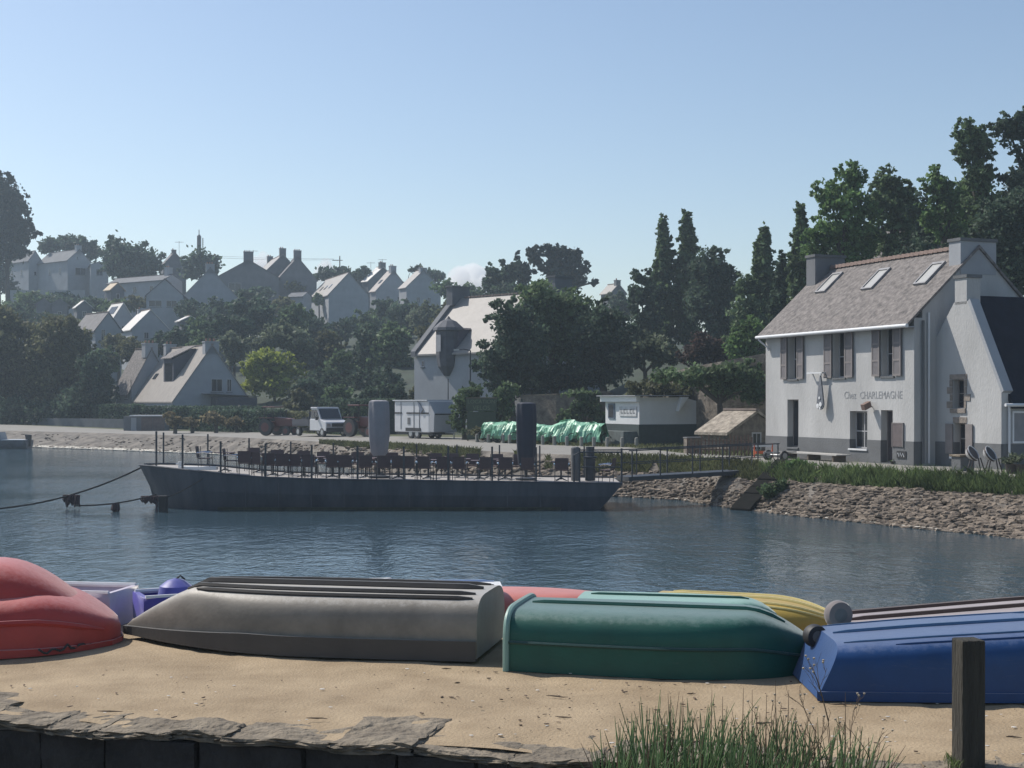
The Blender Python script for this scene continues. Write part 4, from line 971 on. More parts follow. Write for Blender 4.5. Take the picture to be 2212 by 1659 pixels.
p = deckpt(500, 1.5); copy_tree(ch, (p[0], p[1], zdeck(p[0])), R(-90), 'dark chair beside the foremost table on the barge')
tbl = None
cnt = [0,0]
for x, off in ((486,1.5),(590,1.45),(656,1.45),(718,1.45),(790,1.45),(861,1.45),(925,1.45),(1036,1.45),(1091,1.5),(1212,1.5),(561,2.75),(622,2.75),(683,2.75),(742,2.75),(816,2.75),(900,2.75),(998,2.75),(1060,2.75)):
    p = deckpt(x, off); p = (p[0], p[1], zdeck(p[0]))
    q_ = 0 if off < 2 else 1; cnt[q_] += 1; lab = ORD[cnt[q_]-1]+' small dark square table from the bow, %s row on the barge' % ('near' if off < 2 else 'far')
    if x == 486: lab = 'foremost small table at the bow end of the barge'
    if tbl is None: tbl = make_table(lab); tbl.location = p
    else: copy_tree(tbl, p, R(random.uniform(-6,6)), lab)
def parasol(label, x0, x1, ytop, ybot, off, m):
    d = BD+off; xc = (x0+x1)/2; p = P(xc, ybot, d); zd = zdeck(p.x); t = thing('folded_parasol', label, 'parasol', (p.x, d, zd), 0, 'folded parasols under covers on the barge')
    w = (x1-x0)/F*d/2; zt = EYE-(ytop-HY)/F*d-zd; zb = EYE-(ybot-HY)/F*d-zd
    mb = MB(); prof = [(w*.55,zb),(w*.8,zb+.15),(w*1.0,zb+(zt-zb)*.4),(w*.99,zb+(zt-zb)*.75),(w*.97,zt-.14),(w*.90,zt-.05),(w*.6,zt-.005),(w*.05,zt)]
    mb.lathe(prof, n=36); mb.v = [((lambda q: (a_*q, b_*.72*q, c_))(1+.07*math.sin(math.atan2(b_, a_)*7+c_*.9)+.03*math.sin(c_*5+a_*9))) for a_, b_, c_ in mb.v]; mb.build('cover', m, t, smooth=True)
    MB().path([(0,0,.08),(0,0,zb+.2)], .06, 8).build('pole', m_rail, t); MB().lathe([(.42,0),(.42,.06),(.12,.1)], n=14).build('foot', m_rail, t)
    return t
parasol('pale grey folded parasol standing on the barge deck', 796, 841, 864, 985, 2.1, mat('grey_parasol_cover', (.23,.23,.25), .8, .1, 2, .3, 8))
parasol('near black folded parasol, the taller of the two on the barge', 1115, 1158, 869, 1010, 2.0, mat('black_parasol_cover', (.028,.033,.05), .7, .1, 2, .3, 8))
# drum and pump like things near the gangway
p = deckpt(1268, 2.0); t = thing('deck_drums', 'pair of upright dark drums by the barge gangway', 'drum', (p[0], p[1], zdeck(p[0])))
MB().lathe([(.17,0),(.17,1.25),(.12,1.3)], (-.45,0,0), 12).build('drum', m_plinth, t); MB().lathe([(.2,0),(.2,.85),(.27,.87),(.27,.92),(.17,.94),(.17,1.3)], (.12,0,0), 12).build('drum', m_rail, t)
p = deckpt(1311, 1.2); t = copy_tree(ch, (p[0], p[1], zdeck(p[0])), R(70), 'dark chair at the very stern of the barge by the gangway')

# gangway
g0 = Vector((XW(1345,53.4), 53.4, EYE-(1029-HY)/F*53.4)); g1 = Vector((XW(1668,56.2), 56.2, EYE-(1011-HY)/F*56.2))
gv = g1-g0; gw = thing('gangway', 'steel gangway with railings from the barge stern to the bank', 'gangway', g0, math.atan2(gv.y, gv.x))
GL = gv.xy.length; gz = gv.z
def gp(t, y, z): return (GL*t, y, gz*t+z)
mb = MB(); mb.add([gp(0,-.5,0),gp(1,-.5,0),gp(1,.5,0),gp(0,.5,0),gp(0,-.5,-.16),gp(1,-.5,-.16),gp(1,.5,-.16),gp(0,.5,-.16)], [(0,1,2,3),(4,7,6,5),(0,4,5,1),(2,6,7,3),(0,3,7,4),(1,5,6,2)]); mb.build('walkway', m_rail, gw)
for s in (-.5,.5):
    ts = (.02,.2,.41,.61,.81,.99) if s < 0 else (.13,.33,.55,.75,.95)
    for t_ in ts: MB().path([gp(t_,s,0),gp(t_,s,1.0)], .028, 6).build('railing_post', m_rail, gw)
    mb = MB(); mb.path([gp(0,s,1.0),gp(1,s,1.0)], .026, 6); mb.path([gp(0,s,.5),gp(1,s,.5)], .018, 6); mb.build('handrail', m_rail, gw)
p = g1; ab = thing('landing_slab', 'pale concrete landing slab at the shore end of the gangway', 'slab', (p.x+.3, p.y, 0), .2); MB().box(-.3,1.4,-.9,.9,-1.1,-.10).build('slab', m_cap, ab)

# mooring ropes
m_rope = mat('dark_rope', (.04,.038,.036), .9); m_weed = mat('wet_weed', (.05,.03,.035), .8)
def rope(label, pts, r, wd=()):
    t = thing('mooring_rope', label, 'rope', pts[0]); o = Vector(pts[0])
    MB().path([Vector(q)-o for q in pts], r, 6).build('rope', m_rope, t)
    for (q, w, h) in wd:
        q = Vector(q)-o; mb = MB()
        for i in range(9):
            a_ = q+Vector((w*(i/8-.5), random.uniform(-.05,.05), 0)); hh = h*random.uniform(.45,1)
            mb.path([a_, a_+Vector((random.uniform(-.06,.06),0,-hh*.6)), a_+Vector((random.uniform(-.1,.1),0,-hh))], [.07,.09,.02], 5)
        mb.build('seaweed', m_weed, t)
bow = P(307, 1009, BD+2.1)
def sag(a_, b_, s_, n=14): return [tuple(Vector(a_).lerp(Vector(b_), i/n)-Vector((0,0,s_*4*(i/n)*(1-i/n)))) for i in range(n+1)]
lp = P(-140, 1100, 50.0)
rp = sag(bow, lp, .55); rope('long mooring rope from the barge bow to the left with weed hanging on it', rp, .035, [(rp[5], .55, .55)])
rp = sag(P(338,1068,BD), P(160,1092,50.5), .12); rope('low weedy rope just above the water below the barge bow', rp, .03, [(rp[1], .6, .34),(rp[7], .16, .38)])
rp = sag(P(440,1033,BD-.03), P(362,1074,BD-.4), .05); rope('thin rope slanting down the side of the barge hull', [(a_[0],a_[1]-.1,a_[2]) for a_ in rp], .018)
pl = thing('mooring_pile', 'dark weathered pile standing in the water by the barge bow', 'pile', (XW(352,BD-.9), BD-.9, -1.6)); MB().box(-.14,.16,-.10,.10,-.9,.60).build('pile', m_black, pl, bev=.02); MB().path([(-.2,-.1,.3),(-.2,-.1,-.7)], .03, 6).build('chain', m_weed, pl)

# small motor boat at left
p = P(20, 967, 121.5); mbt = thing('motor_boat', 'small grey motor boat with outboard lying off the far left shore', 'boat', (p.x-1.0, p.y, -1.6), R(178))
mb = MB(); n = 14; LB = 5.6
for i in range(n+1):
    t = i/n; X = -LB/2+LB*t; hw = .95*(1-max(0, (t-.45)/.55)**2.2); z = .72+.28*max(0, t-.3)
    for yy, zz in ((-hw, z), (-hw*.85, .2), (-hw*.3, -.2), (hw*.3, -.2), (hw*.85, .2), (hw, z)): mb.v.append((X, yy, zz))
for i in range(n):
    for j in range(5): a_ = i*6+j; mb.f.append((a_, a_+6, a_+7, a_+1))
    mb.f.append((i*6+5, i*6+11, i*6+6, i*6))
mb.f.append((5,4,3,2,1,0)); mb.build('hull', mat('grey_boat_hull', (.12,.13,.15), .5), mbt, smooth=True)
MB().prism([(-.6,-.7,.75),(1.5,-.55,.85),(1.1,-.55,1.25),(-.4,-.65,1.45)], (0,1.3,0)).build('cabin', m_wshade, mbt); MB().box(-.35,1.0,-.72,-.6,.95,1.2).build('window', m_dark, mbt)
MB().prism([(-2.9,-.2,.2),(-2.6,-.2,.2),(-2.45,-.2,1.25),(-2.95,-.2,1.2)], (0,.4,0)).build('outboard', m_black, mbt, bev=.05)
MB().box(-2.7,-.7,-.95,.95,.74,.80).build('gunwale', m_wpaint, mbt)

# ------------------------------------------------------------------ overturned dinghies on the beach
def sgnpow(v, e): return math.copysign(abs(v)**e, v)
def dinghy(label, stern, bow_, B, H, m, name='overturned_dinghy', cat='boat', bowk=2.4, e=.55, rock=.35, zg=.02, keel=None, strakes=(), rim=None, rimh=.05, Hs=None, group='dinghies laid upside down on the beach', tf=.86, bowz=0.0, rimw=.03, sm=None, bowp=.9, rs=.55, rp=2.2, rake=0):
    s_, b_ = Vector((*stern, 0)), Vector((*bow_, 0)); ax = b_-s_; L = ax.length
    t = thing(name, label, cat, s_, math.atan2(ax.y, ax.x), group)
    n, m_ = 36, 20
    def hb(u): 
        return B/2*(tf+(1-tf)*math.sin(min(1, u/.45)*math.pi/2)) if u < .45 else B/2*max(0.0, 1-((u-.45)/.55)**bowk)**bowp
    def hh(u):
        h0 = H if Hs is None else Hs+(H-Hs)*min(1, u/.5)
        return h0*(1-rock*max(0, (u-rs)/(1-rs))**rp)
    def zr(u): return zg+bowz*max(0, (u-.5)/.5)**2
    def pt(u, a_, off=0.0):
        h, b = hh(u), max(hb(u), .004); z0 = zr(u)
        if u > .985: h = z0+(h-z0)*.82
        return Vector((u*L+rake*abs(math.cos(a_))**e*max(0,1-u*4), sgnpow(math.sin(a_), e)*(b+off), z0+(h-z0+off)*abs(math.cos(a_))**e))
    mb = MB()
    us = [i/n for i in range(n)]+[.985,1.0]
    for u in us:
        for j in range(m_+1): mb.v.append(tuple(pt(u, -math.pi/2+math.pi*j/m_)))
    k = m_+1
    for i in range(len(us)-1):
        for j in range(m_): a_ = i*k+j; mb.f.append((a_, a_+1, a_+k+1, a_+k))
    mb.f.append(tuple(range(k))[::-1]); mb.f.append(tuple(range((len(us)-1)*k, len(us)*k)))
    h_ = mb.build('hull', m, t, smooth=True)
    if rim:
        for s in (-1,1):
            mb = MB(); ls = []
            for u in us:
                b = max(hb(u), .004); z0 = zr(u)
                ls.append((u*L+(.02 if u > .98 else 0), s*b, z0))
            vs = []
            for q in ls: vs += [(q[0], q[1]-s*.005, q[2]-.015), (q[0], q[1]+s*rimw, q[2]-.015), (q[0], q[1]+s*rimw, q[2]+rimh*(1-.6*max(0, (q[0]/L-.6)/.4))), (q[0], q[1]-s*.005, q[2]+rimh*(1-.6*max(0, (q[0]/L-.6)/.4)))]
            fs = []
            for i in range(len(ls)-1):
                for j in range(4):
                    q = (i*4+j, i*4+4+j, i*4+4+(j+1) % 4, i*4+(j+1) % 4); fs.append(q if s < 0 else q[::-1])
            mb.add(vs, fs); mb.build('gunwale', rim, t)
    for s, (a_, r, u0, u1, mm) in enumerate(strakes):
        for sg_ in ((-1,1) if a_ != 0 else (1,)):
            mb = MB(); mb.path([pt(u0+(u1-u0)*i/20, sg_*a_, r*.2) for i in range(21)], [r*(.4 if i in (0,20) else 1) for i in range(21)], 6); mb.build('keel' if a_ == 0 else 'strake', mm, t, smooth=True)
    return t, pt
def gpl0(name, col, r=.38, var=.12, **k): return mat(name, col, r+.12, var, 2.2, .05, 30, spec=.4, sheen=.32, **k)
def gpl(name, col, r=.38, var=.12, up_tint=.0, **k):
    new = name not in MATS; m = gpl0(name, col, r, var, **k)
    if not new: return m
    nt = m.node_tree; N = nt.nodes; L = nt.links; b = N['Principled BSDF']; lk = b.inputs['Base Color'].links[0].from_socket
    # scuffs, thin scratches and grime; grainy paler tint on upward-facing faces
    tc = N.new('ShaderNodeTexCoord'); mp = N.new('ShaderNodeMapping'); mp.inputs['Scale'].default_value = (.9,9,9); L.new(tc.outputs['Object'], mp.inputs[0])
    n1 = N.new('ShaderNodeTexNoise'); n1.inputs['Scale'].default_value = 4; n1.inputs['Detail'].default_value = 9; n1.inputs['Roughness'].default_value = .8; L.new(mp.outputs[0], n1.inputs['Vector'])
    r1 = N.new('ShaderNodeMapRange'); r1.inputs['From Min'].default_value = .58; r1.inputs['From Max'].default_value = .72; r1.inputs['To Max'].default_value = .45; L.new(n1.outputs[0], r1.inputs['Value'])
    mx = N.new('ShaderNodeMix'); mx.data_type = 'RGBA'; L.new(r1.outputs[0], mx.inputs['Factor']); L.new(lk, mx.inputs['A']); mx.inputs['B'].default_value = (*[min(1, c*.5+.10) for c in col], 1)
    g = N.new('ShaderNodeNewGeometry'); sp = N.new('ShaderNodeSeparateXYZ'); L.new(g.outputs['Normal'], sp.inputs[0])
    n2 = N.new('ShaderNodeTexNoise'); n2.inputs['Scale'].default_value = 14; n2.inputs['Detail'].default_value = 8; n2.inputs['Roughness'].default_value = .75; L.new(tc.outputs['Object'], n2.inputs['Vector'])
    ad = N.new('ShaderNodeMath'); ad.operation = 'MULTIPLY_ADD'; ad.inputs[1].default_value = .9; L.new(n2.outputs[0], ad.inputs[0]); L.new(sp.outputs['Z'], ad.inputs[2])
    r2 = N.new('ShaderNodeMapRange'); r2.inputs['From Min'].default_value = 1.12; r2.inputs['From Max'].default_value = 1.42; r2.inputs['To Max'].default_value = up_tint; L.new(ad.outputs[0], r2.inputs['Value'])
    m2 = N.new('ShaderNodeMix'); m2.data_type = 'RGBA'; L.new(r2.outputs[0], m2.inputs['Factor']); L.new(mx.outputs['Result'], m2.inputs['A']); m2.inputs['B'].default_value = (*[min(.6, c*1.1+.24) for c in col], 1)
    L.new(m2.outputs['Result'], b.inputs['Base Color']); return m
m_gryb = gpl('weathered_grey_grp', (.20,.18,.15), .42, .25, up_tint=.6); m_gryd = gpl('dark_grey_trim', (.035,.032,.03), .6); m_gryr = gpl('grey_gunwale', (.06,.056,.053), .5)
t, f = dinghy('weathered grey fibreglass dinghy upside down, bow to the left, dark stripes on its bottom', (-.2,13.40), (-3.92,14.15), 1.42, .60, m_gryb, e=.42, rock=.74, rs=.76, rp=1.25, rim=m_gryr, rimh=.17, rimw=.045, bowz=.03, bowk=1.75, bowp=1.0,
   strakes=((0,.045,.02,.80,m_gryd),(.22,.03,.02,.80,m_gryd),(.50,.026,.02,.76,m_gryd)), tf=.9, zg=.04)
m_grn = gpl('green_grp', (.004,.070,.052), .36, .18, up_tint=.36)
t, f = dinghy('dark green rounded dinghy upside down, bow to the right', (.06,13.05), (2.72,12.42), 1.34, .53, m_grn, e=.36, rock=.5, rs=.78, rp=1.5, rim=None, bowk=2.6, tf=.93, strakes=((0,.028,.05,.9,m_grn),), zg=.0, bowp=.75)
MB().path([f(.012,a_,.01) for a_ in [math.pi*(i/16-.5) for i in range(17)]], .03, 8).build('stern_rim', gpl('green_worn_edge', (.18,.30,.26)), t, smooth=True)
MB().path([f(.01+.97*i/24, -1.44, .008) for i in range(25)], .016, 6).build('rubbing_strip', gpl('dark_green_trim', (.012,.05,.045)), t, smooth=True)
m_blu = gpl('blue_grp', (.006,.045,.150), .35, .15, up_tint=.30); m_bluL = gpl('light_blue_strake', (.04,.10,.20), .35)
t, f = dinghy('bright blue dinghy upside down behind the wooden post, stern to the left', (2.46,11.78), (6.3,11.75), 1.36, .56, m_blu, e=.36, rake=.2, rock=.3, tf=.9, Hs=.44, zg=.02, strakes=((0,.022,.02,.9,m_bluL),(.34,.011,.02,.85,m_bluL),(.62,.009,.15,.8,m_blu)), rim=m_blu, rimh=.06, rimw=.02)
m_rdb = gpl('red_grp', (.36,.042,.034), .40, .14, up_tint=.36)
t, f = dinghy('big faded red dinghy upside down at the left edge, bow to the right', (-7.6,13.5), (-3.93,13.95), 1.95, .56, m_rdb, e=.50, rock=.62, rs=.80, rp=1.6, tf=.9, zg=.03, bowk=2.8, bowp=.55, strakes=((1.25,.03,0,.97,m_rdb),), rim=m_rdb, rimh=.08, rimw=.05)
t2, f2 = dinghy('upper', (-7.6,13.5), (-4.12,13.93), 1.42, .85, m_rdb, e=.66, rock=.72, rs=.72, rp=1.7, tf=.9, zg=.2, bowk=3.2, bowp=.6)
for c_ in list(t2.children): c_.parent = t; c_.name = 'bottom_hump'
bpy.data.objects.remove(t2)
mb = MB(); mb.path([(3.1+.03*i, -.95+.035*i+.02*(i % 2), .10-.05*abs(math.sin(i*.9))) for i in range(14)], .012, 5); mb.build('grab_line', m_rope, t)
m_whb = gpl('white_grp', (.66,.66,.66), .35, .06)
dinghy('white dinghy upside down behind the grey one, blue band along it', (-.12,15.2), (-3.3,15.0), 1.2, .42, m_whb, rock=.3, strakes=((.2,.02,.02,.85,gpl('pale_blue_band', (.25,.35,.55))),))
dinghy('salmon red dinghy upside down behind the gap between grey and green', (-1.6,15.9), (1.35,15.7), 1.1, .28, gpl('salmon_grp', (.50,.16,.13)), rock=.25)
dinghy('pale green dinghy upside down right behind the dark green one', (.70,14.0), (2.62,13.6), 1.1, .475, gpl('pale_green_grp', (.10,.24,.19), .4, up_tint=.5), rock=.35, e=.45, rs=.8, strakes=((0,.02,.05,.85,m_grn),))
m_yel = gpl('yellow_grp', (.38,.26,.05), .4)
dinghy('yellow dinghy upside down behind the green one, ridged bottom', (1.55,14.75), (3.42,14.0), 1.05, .385, m_yel, rock=.62, strakes=((0,.02,.05,.95,gpl('yellow_pale', (.6,.5,.2))),(.35,.016,.05,.95,gpl('yellow_pale', (.6,.5,.2))),(.6,.014,.05,.93,gpl('yellow_pale', (.6,.5,.2)))))
m_brn = gpl('brown_wood_strip', (.075,.045,.035), .6); m_mau = gpl('pale_mauve_hull', (.30,.26,.26), .5)
t9, f9 = dinghy('wooden dinghy upside down with dark brown strips behind the blue one', (3.12,13.0), (7.0,13.2), 1.4, .50, m_mau, rock=.25, Hs=.36, tf=.88, e=.42, strakes=((0,.03,.0,.9,m_brn),(.28,.028,.0,.9,m_brn),(.5,.03,.0,.9,m_brn)), zg=.02)
dinghy('light grey blue dinghy upside down between the blue and the wooden one', (2.75,12.3), (6.6,12.45), 1.1, .49, gpl('grey_blue_grp', (.22,.30,.33), .4), rock=.25, Hs=.36, e=.42, strakes=((.2,.015,0,.9,m_bluL),))
def lwheel(label, p, r, m):
    t = thing('launching_wheel', label, 'wheel', p, R(15), 'launching wheels on dinghy sterns'); MB().lathe([(r*.5,-.05),(r*.92,-.05),(r,-.02),(r,.03),(r*.9,.06),(r*.5,.06)], n=24, ax='y').build('tyre', m, t, smooth=True)
    MB().lathe([(.02,-.055),(r*.5,-.052),(r*.5,.06),(.02,.062)], n=16, ax='y').build('hub', m_plinth, t); MB().path([(0,.06,0),(.1,.3,-.1)], .012, 6).build('arm', m_steel, t)
lwheel('larger grey launching wheel on top of the wooden dinghy stern', (3.02, 12.85, .44), .13, gpl('grey_tyre', (.17,.15,.15), .7))
lwheel('smaller black launching wheel above the blue dinghy stern', (2.62, 12.0, .385), .10, m_black)
# upright boats at the left
def upright(label, stern, bow_, B, H, m, rimm, name='rowing_boat', e=.5):
    s_, b_ = Vector((*stern, 0)), Vector((*bow_, 0)); ax = b_-s_; L = ax.length; t = thing(name, label, 'boat', s_, math.atan2(ax.y, ax.x)); mb = MB(); n, m_ = 20, 12
    for i in range(n+1):
        u = i/n; b = B/2*(.9 if u < .3 else .9*max(.02, 1-((u-.3)/.7)**2.3)); 
        for j in range(m_+1):
            a_ = -math.pi/2+math.pi*j/m_; mb.v.append((u*L, sgnpow(math.sin(a_), .7)*b, H*(1-abs(math.cos(a_))**e)+.02))
    k = m_+1
    for i in range(n):
        for j in range(m_): a_ = i*k+j; mb.f.append((a_, a_+k, a_+k+1, a_+1))
    mb.f.append(tuple(range(k))); o = mb.build('hull', m, t, smooth=True); so = o.modifiers.new('solid', 'SOLIDIFY'); so.thickness = .03
    for s in (-1,1):
        mb = MB(); mb.path([(i/n*L, s*B/2*(.9 if i/n < .3 else .9*max(.02, 1-((i/n-.3)/.7)**2.3)), H+.02) for i in range(n+1)], .028, 6); mb.build('gunwale', rimm, t, smooth=True)
    MB().box(.0,.04,-B*.44,B*.44,.1,H+.02).build('transom', m, t)
    for u in (.3,.6): MB().box(u*L-.12,u*L+.12,-B*.4,B*.4,H*.62,H*.66).build('thwart', m_wood, t)
    return t
upright('white and lilac rowing boat upright behind the red dinghy', (-4.22,15.05), (-7.0,15.5), .75, .36, gpl('lilac_grp', (.48,.43,.50)), m_whb)
upright('deep purple blue rowing boat upright behind the grey dinghy bow', (-3.95,14.75), (-1.4,16.0), .62, .34, gpl('purple_blue_grp', (.07,.06,.30)), m_whb)
t = thing('round_fender', 'round blue fender lying on the purple boat', 'fender', (-3.62,14.95,.34)); MB().lathe([(.02,-.12),(.14,-.1),(.19,0),(.17,.09),(.09,.15),(.02,.17)], n=18).build('ball', gpl('blue_fender', (.06,.07,.30)), t, smooth=True); MB().path([(0,0,.16),(.05,0,.2),(.1,0,.16)], .01, 5).build('rope_eye', m_rope, t)

# wooden post
p = gd(2092, 1655); ps = thing('wooden_post', 'square dark wooden post standing in the sand in front of the blue dinghy', 'post', p, R(8))
zt = EYE-(1380-HY)/F*p.y
MB().box(-.082,.082,-.08,.08,-.3,zt).build('post', mat('old_post_wood', (.05,.046,.036), .95, .35, 3.5, .9, 24, stretch=(3,3,.35)), ps, bev=.012)

# ------------------------------------------------------------------ orange barrier, fence stack, trolley near the inn corner
p = P(1650, 985, 60.5); t = thing('orange_barrier', 'small orange and white barrier by the left corner of the inn', 'barrier', (p.x, p.y, 0), R(15)); mo = mat('orange_plastic', (.62,.13,.05), .5)
MB().box(-.55,.55,-.03,.03,.48,.60).build('top_rail', m_wpaint, t); MB().box(-.4,.4,-.025,.025,.18,.30).build('rail', mo, t)
for sx in (-.45,.4): MB().path([(sx,0,.62),(sx-.06,-.12,0)], .03, 6).build('leg', mo, t); MB().path([(sx,0,.62),(sx+.1,.2,0)], .03, 6).build('leg', mo, t)
t = thing('picket_fence', 'rickety brown wooden fence in front of the stone shed', 'fence', (XW(1485,63), 63, 0), R(-4)); FL = 2.9
for i in range(19): MB().box(i*FL/18-.03, i*FL/18+.03, -.015, .015, 0, .85+random.uniform(-.15,.12)).build('picket', mat('brown_picket', (.13,.085,.065), .9, .3), t)
for z in (.25,.65): MB().box(0,FL,.017,.05,z,z+.06).build('rail', m_wood, t)
p = P(1496, 964, 66); t = thing('storage_crate', 'dark slatted crate left of the stone shed', 'crate', (p.x, p.y, 0), R(10))
MB().box(-.35,.35,-.3,.3,0,.72).build('box', m_rubble, t); MB().box(-.38,.38,-.33,.33,.722,.77).build('lid', m_plinth, t)
t = thing('boat_trailer', 'small trailer frame parked at the gangway landing', 'trailer', (XW(1688,57.5), 57.5, 0), R(30)); mb = MB(); mb.path([(-.7,-.3,.35),(.8,0,.35),(-.7,.3,.35)], .03, 6); mb.path([(-.3,-.5,.25),(-.3,.5,.25)], .03, 6); mb.build('frame', m_steel, t)
for s in (-.5,.5): car_wheel(t, -.3, s, .22, .12)

# stone steps
s0, s1 = Vector((XW(1692,54), 54.0, .0)), Vector((XW(1592,51.6), 51.6, -1.75)); ds = s1-s0; st = thing('slipway', 'shade-dark stone slip running down the bank to the water', 'slipway', s0, math.atan2(ds.y, ds.x)); SL = ds.xy.length
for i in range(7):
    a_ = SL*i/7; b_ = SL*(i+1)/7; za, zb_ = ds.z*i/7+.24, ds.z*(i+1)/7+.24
    MB().prism([(a_+.01,-.3,-2.4),(b_-.01,-.3,-2.4),(b_-.01,-.3,zb_+random.uniform(-.04,.04)),(a_+.01,-.3,za+random.uniform(-.04,.04))], (0,.85,0)).build('slab', mat('dark_shade_stone', (.012,.012,.011), 1.0, .3, 3, .5, 14, spec=.1), st)  # near-black colour stands in for the slip's shadowed side

# ------------------------------------------------------------------ lamp posts, utility pole, aerials, mast
def pole(name, label, cat, x, ybase, ytop, d, r, m=m_rail, arm=None):
    p = P(x, ybase, d); zt = EYE-(ytop-HY)/F*d; t = thing(name, label, cat, (p.x, d, min(p.z, ground_z(p.x, d)))); h = zt-t.location.z
    MB().path([(0,0,0),(0,0,h)], [r, r*.7], 8).build('pole', m, t, smooth=True)
    if arm:
        MB().path([(0,0,h),(arm*.5,0,h+.08),(arm,0,h+.05)], r*.6, 6).build('arm', m, t); MB().box(arm-.3 if arm < 0 else arm-.1, arm+.1 if arm < 0 else arm+.3, -.1, .1, h-.02, h+.1).build('lamp_head', m_steel, t)
    return t, h
pole('street_lamp', 'thin street lamp in front of the turret house', 'street lamp', 1016, 900, 757, 100, .07, arm=-.9)
pole('iron_post', 'short thin post left of the street lamp', 'post', 968, 880, 818, 104, .05)
pole('garden_pole', 'thin pole standing at the hedge by the stone roof cottage', 'pole', 283, 915, 820, 137, .05)
up, h = pole('utility_pole', 'wooden utility pole on the skyline carrying wires', 'utility pole', 734, 605, 553, 300, .16, m_wood)
MB().box(-1.6,.6,-.06,.06,h-1.0,h-.85).build('crossarm', m_wood, up)
mb = MB(); mb.path([(-1.2,0,h-.8),(-14,0,h-.9),(-31,0,h-.2)], .025, 4); mb.path([(-1.2,0,h-.6),(-15,0,h-.5),(-31,0,h+.2)], .02, 4); mb.build('wire', m_rail, up)
ms, h = pole('radio_mast', 'grey radio mast with panel antennas behind the round tree', 'mast', 430, 560, 496, 330, .14)
MB().lathe([(.5,h-6.5),(.5,h-1.6),(.2,h-1.2)], n=10).build('antenna_panel', m_plinth, ms); MB().path([(.9,0,h-6.5),(.9,0,h-2.0)], .12, 6).build('side_antenna', m_plinth, ms)
for i, (x, y0, y1, d, lb) in enumerate(((387,552,521,292,'thin television aerial on the dark roof between the round trees'),(547,575,540,280,'television aerial left of the pale skyline roof'),(801,592,566,300,'short television aerial on the farthest terrace roof'),(826,585,559,295,'television aerial beside the terrace chimney'))):
    t, h = pole('aerial', lb, 'aerial', x, y0+20, y1, d, .05); mb = MB()
    mb.path([(-.9,0,h-.2),(.9,0,h-.2)], .035, 4)
    for q in (-.8,-.4,0,.4,.8): mb.path([(q,-.3,h-.2),(q,.3,h-.2)], .03, 4)
    mb.build('elements', m_rail, t)

# ------------------------------------------------------------------ trees
tree('pine_tree', 'tall dark pine rising at the left edge of the picture', [(-5,425,48,52),(30,462,38,36),(48,500,33,30),(5,500,45,32),(30,540,36,22),(-15,560,40,30)], 262, 640, L_PINE, tr=.6, clump=.16)
tree('feathery_tree', 'feathery grey green tree behind the manor house roof', [(105,532,22,16),(130,528,26,20),(165,532,30,24),(200,545,26,22)], 312, 600, L_DARK)
tree('round_oak', 'big rounded dark tree right of the manor house', [(265,552,46,34),(310,560,42,36),(240,575,24,34),(290,585,58,28)], 276, 640, L_DARK, shell=.3)
tree('round_oak', 'smaller rounded dark tree under the radio mast', [(432,566,34,28),(455,576,28,26),(410,585,22,20)], 284, 630, L_DARK, shell=.3)
tree('low_tree', 'low dark tree on the skyline between the utility pole and the terrace', [(700,592,24,16),(735,590,26,14),(775,592,22,12)], 300, 640, L_DARK)
tree('low_tree', 'dark bushes behind the bright terrace chimneys', [(790,586,14,10),(905,588,14,14),(935,598,22,18),(890,582,8,6)], 300, 640, L_DARK)
tree('low_tree', 'low skyline hedge trees right of the terrace', [(965,622,30,18),(1000,640,40,22),(1035,645,30,24)], 240, 690, L_GREEN)
tree('conifer', 'jagged dark conifers with a spire top left of the big pine', [(1062,612,18,30),(1058,590,8,22),(1085,600,22,34),(1110,590,18,32),(1090,640,50,28)], 196, 700, L_DARK, clump=.16)
tree('conifer', 'second spired conifer touching the big dark pine', [(1080,592,7,30),(1118,570,8,26),(1130,600,20,30)], 198, 690, L_PINE, clump=.15)
tree('umbrella_pine', 'broad black green pine crown against the sky right of centre', [(1160,556,24,22),(1195,545,30,20),(1232,560,30,26),(1250,592,26,26),(1200,580,40,28),(1225,610,40,20),(1285,612,12,8)], 205, 720, L_PINE, tr=.6, clump=.13, shell=.35)
tree('leafy_tree', 'large leafy tree hiding the right end of the turret house', [(1105,705,48,62),(1080,780,52,55),(1130,760,60,70),(1100,820,60,45)], 97, 905, L_DARK, clump=.14, tr=.35)
tree('leafy_tree', 'grey green willowy tree top below the black pine', [(1165,650,52,42),(1215,665,58,46),(1170,720,58,60),(1230,740,50,60)], 101, 880, L_GREEN, clump=.14, tr=.4)
tree('leafy_tree', 'broad green tree between the black pine and the poplars', [(1300,690,46,50),(1275,740,48,60),(1335,730,44,46),(1300,800,60,44)], 99, 880, L_DARK, clump=.14, tr=.4)
tree('leafy_tree', 'dark lower tree mass above the garden wall', [(1190,815,50,36),(1240,820,50,34),(1160,840,30,20)], 100, 900, L_DARK, tr=.3)
tree('poplar_tree', 'left of the two tall poplar spires', pop(1433,470,750,30), 128, 860, L_GREEN, clump=.12, tr=.4, shell=.2)
tree('poplar_tree', 'right and taller of the two poplar spires', pop(1484,459,740,34), 128, 860, L_GREEN, clump=.12, tr=.4, shell=.2)
tree('broad_tree', 'broad purplish dark tree right of the twin poplars', [(1530,580,46,44),(1560,620,46,56),(1520,650,52,60),(1560,700,52,50)], 124, 860, L_DARK, clump=.13, tr=.45)
tree('broad_tree', 'open crowned tree left of the twin poplars', [(1385,600,24,20),(1375,640,26,24),(1405,650,30,40),(1390,700,44,40)], 126, 860, L_DARK, clump=.13)
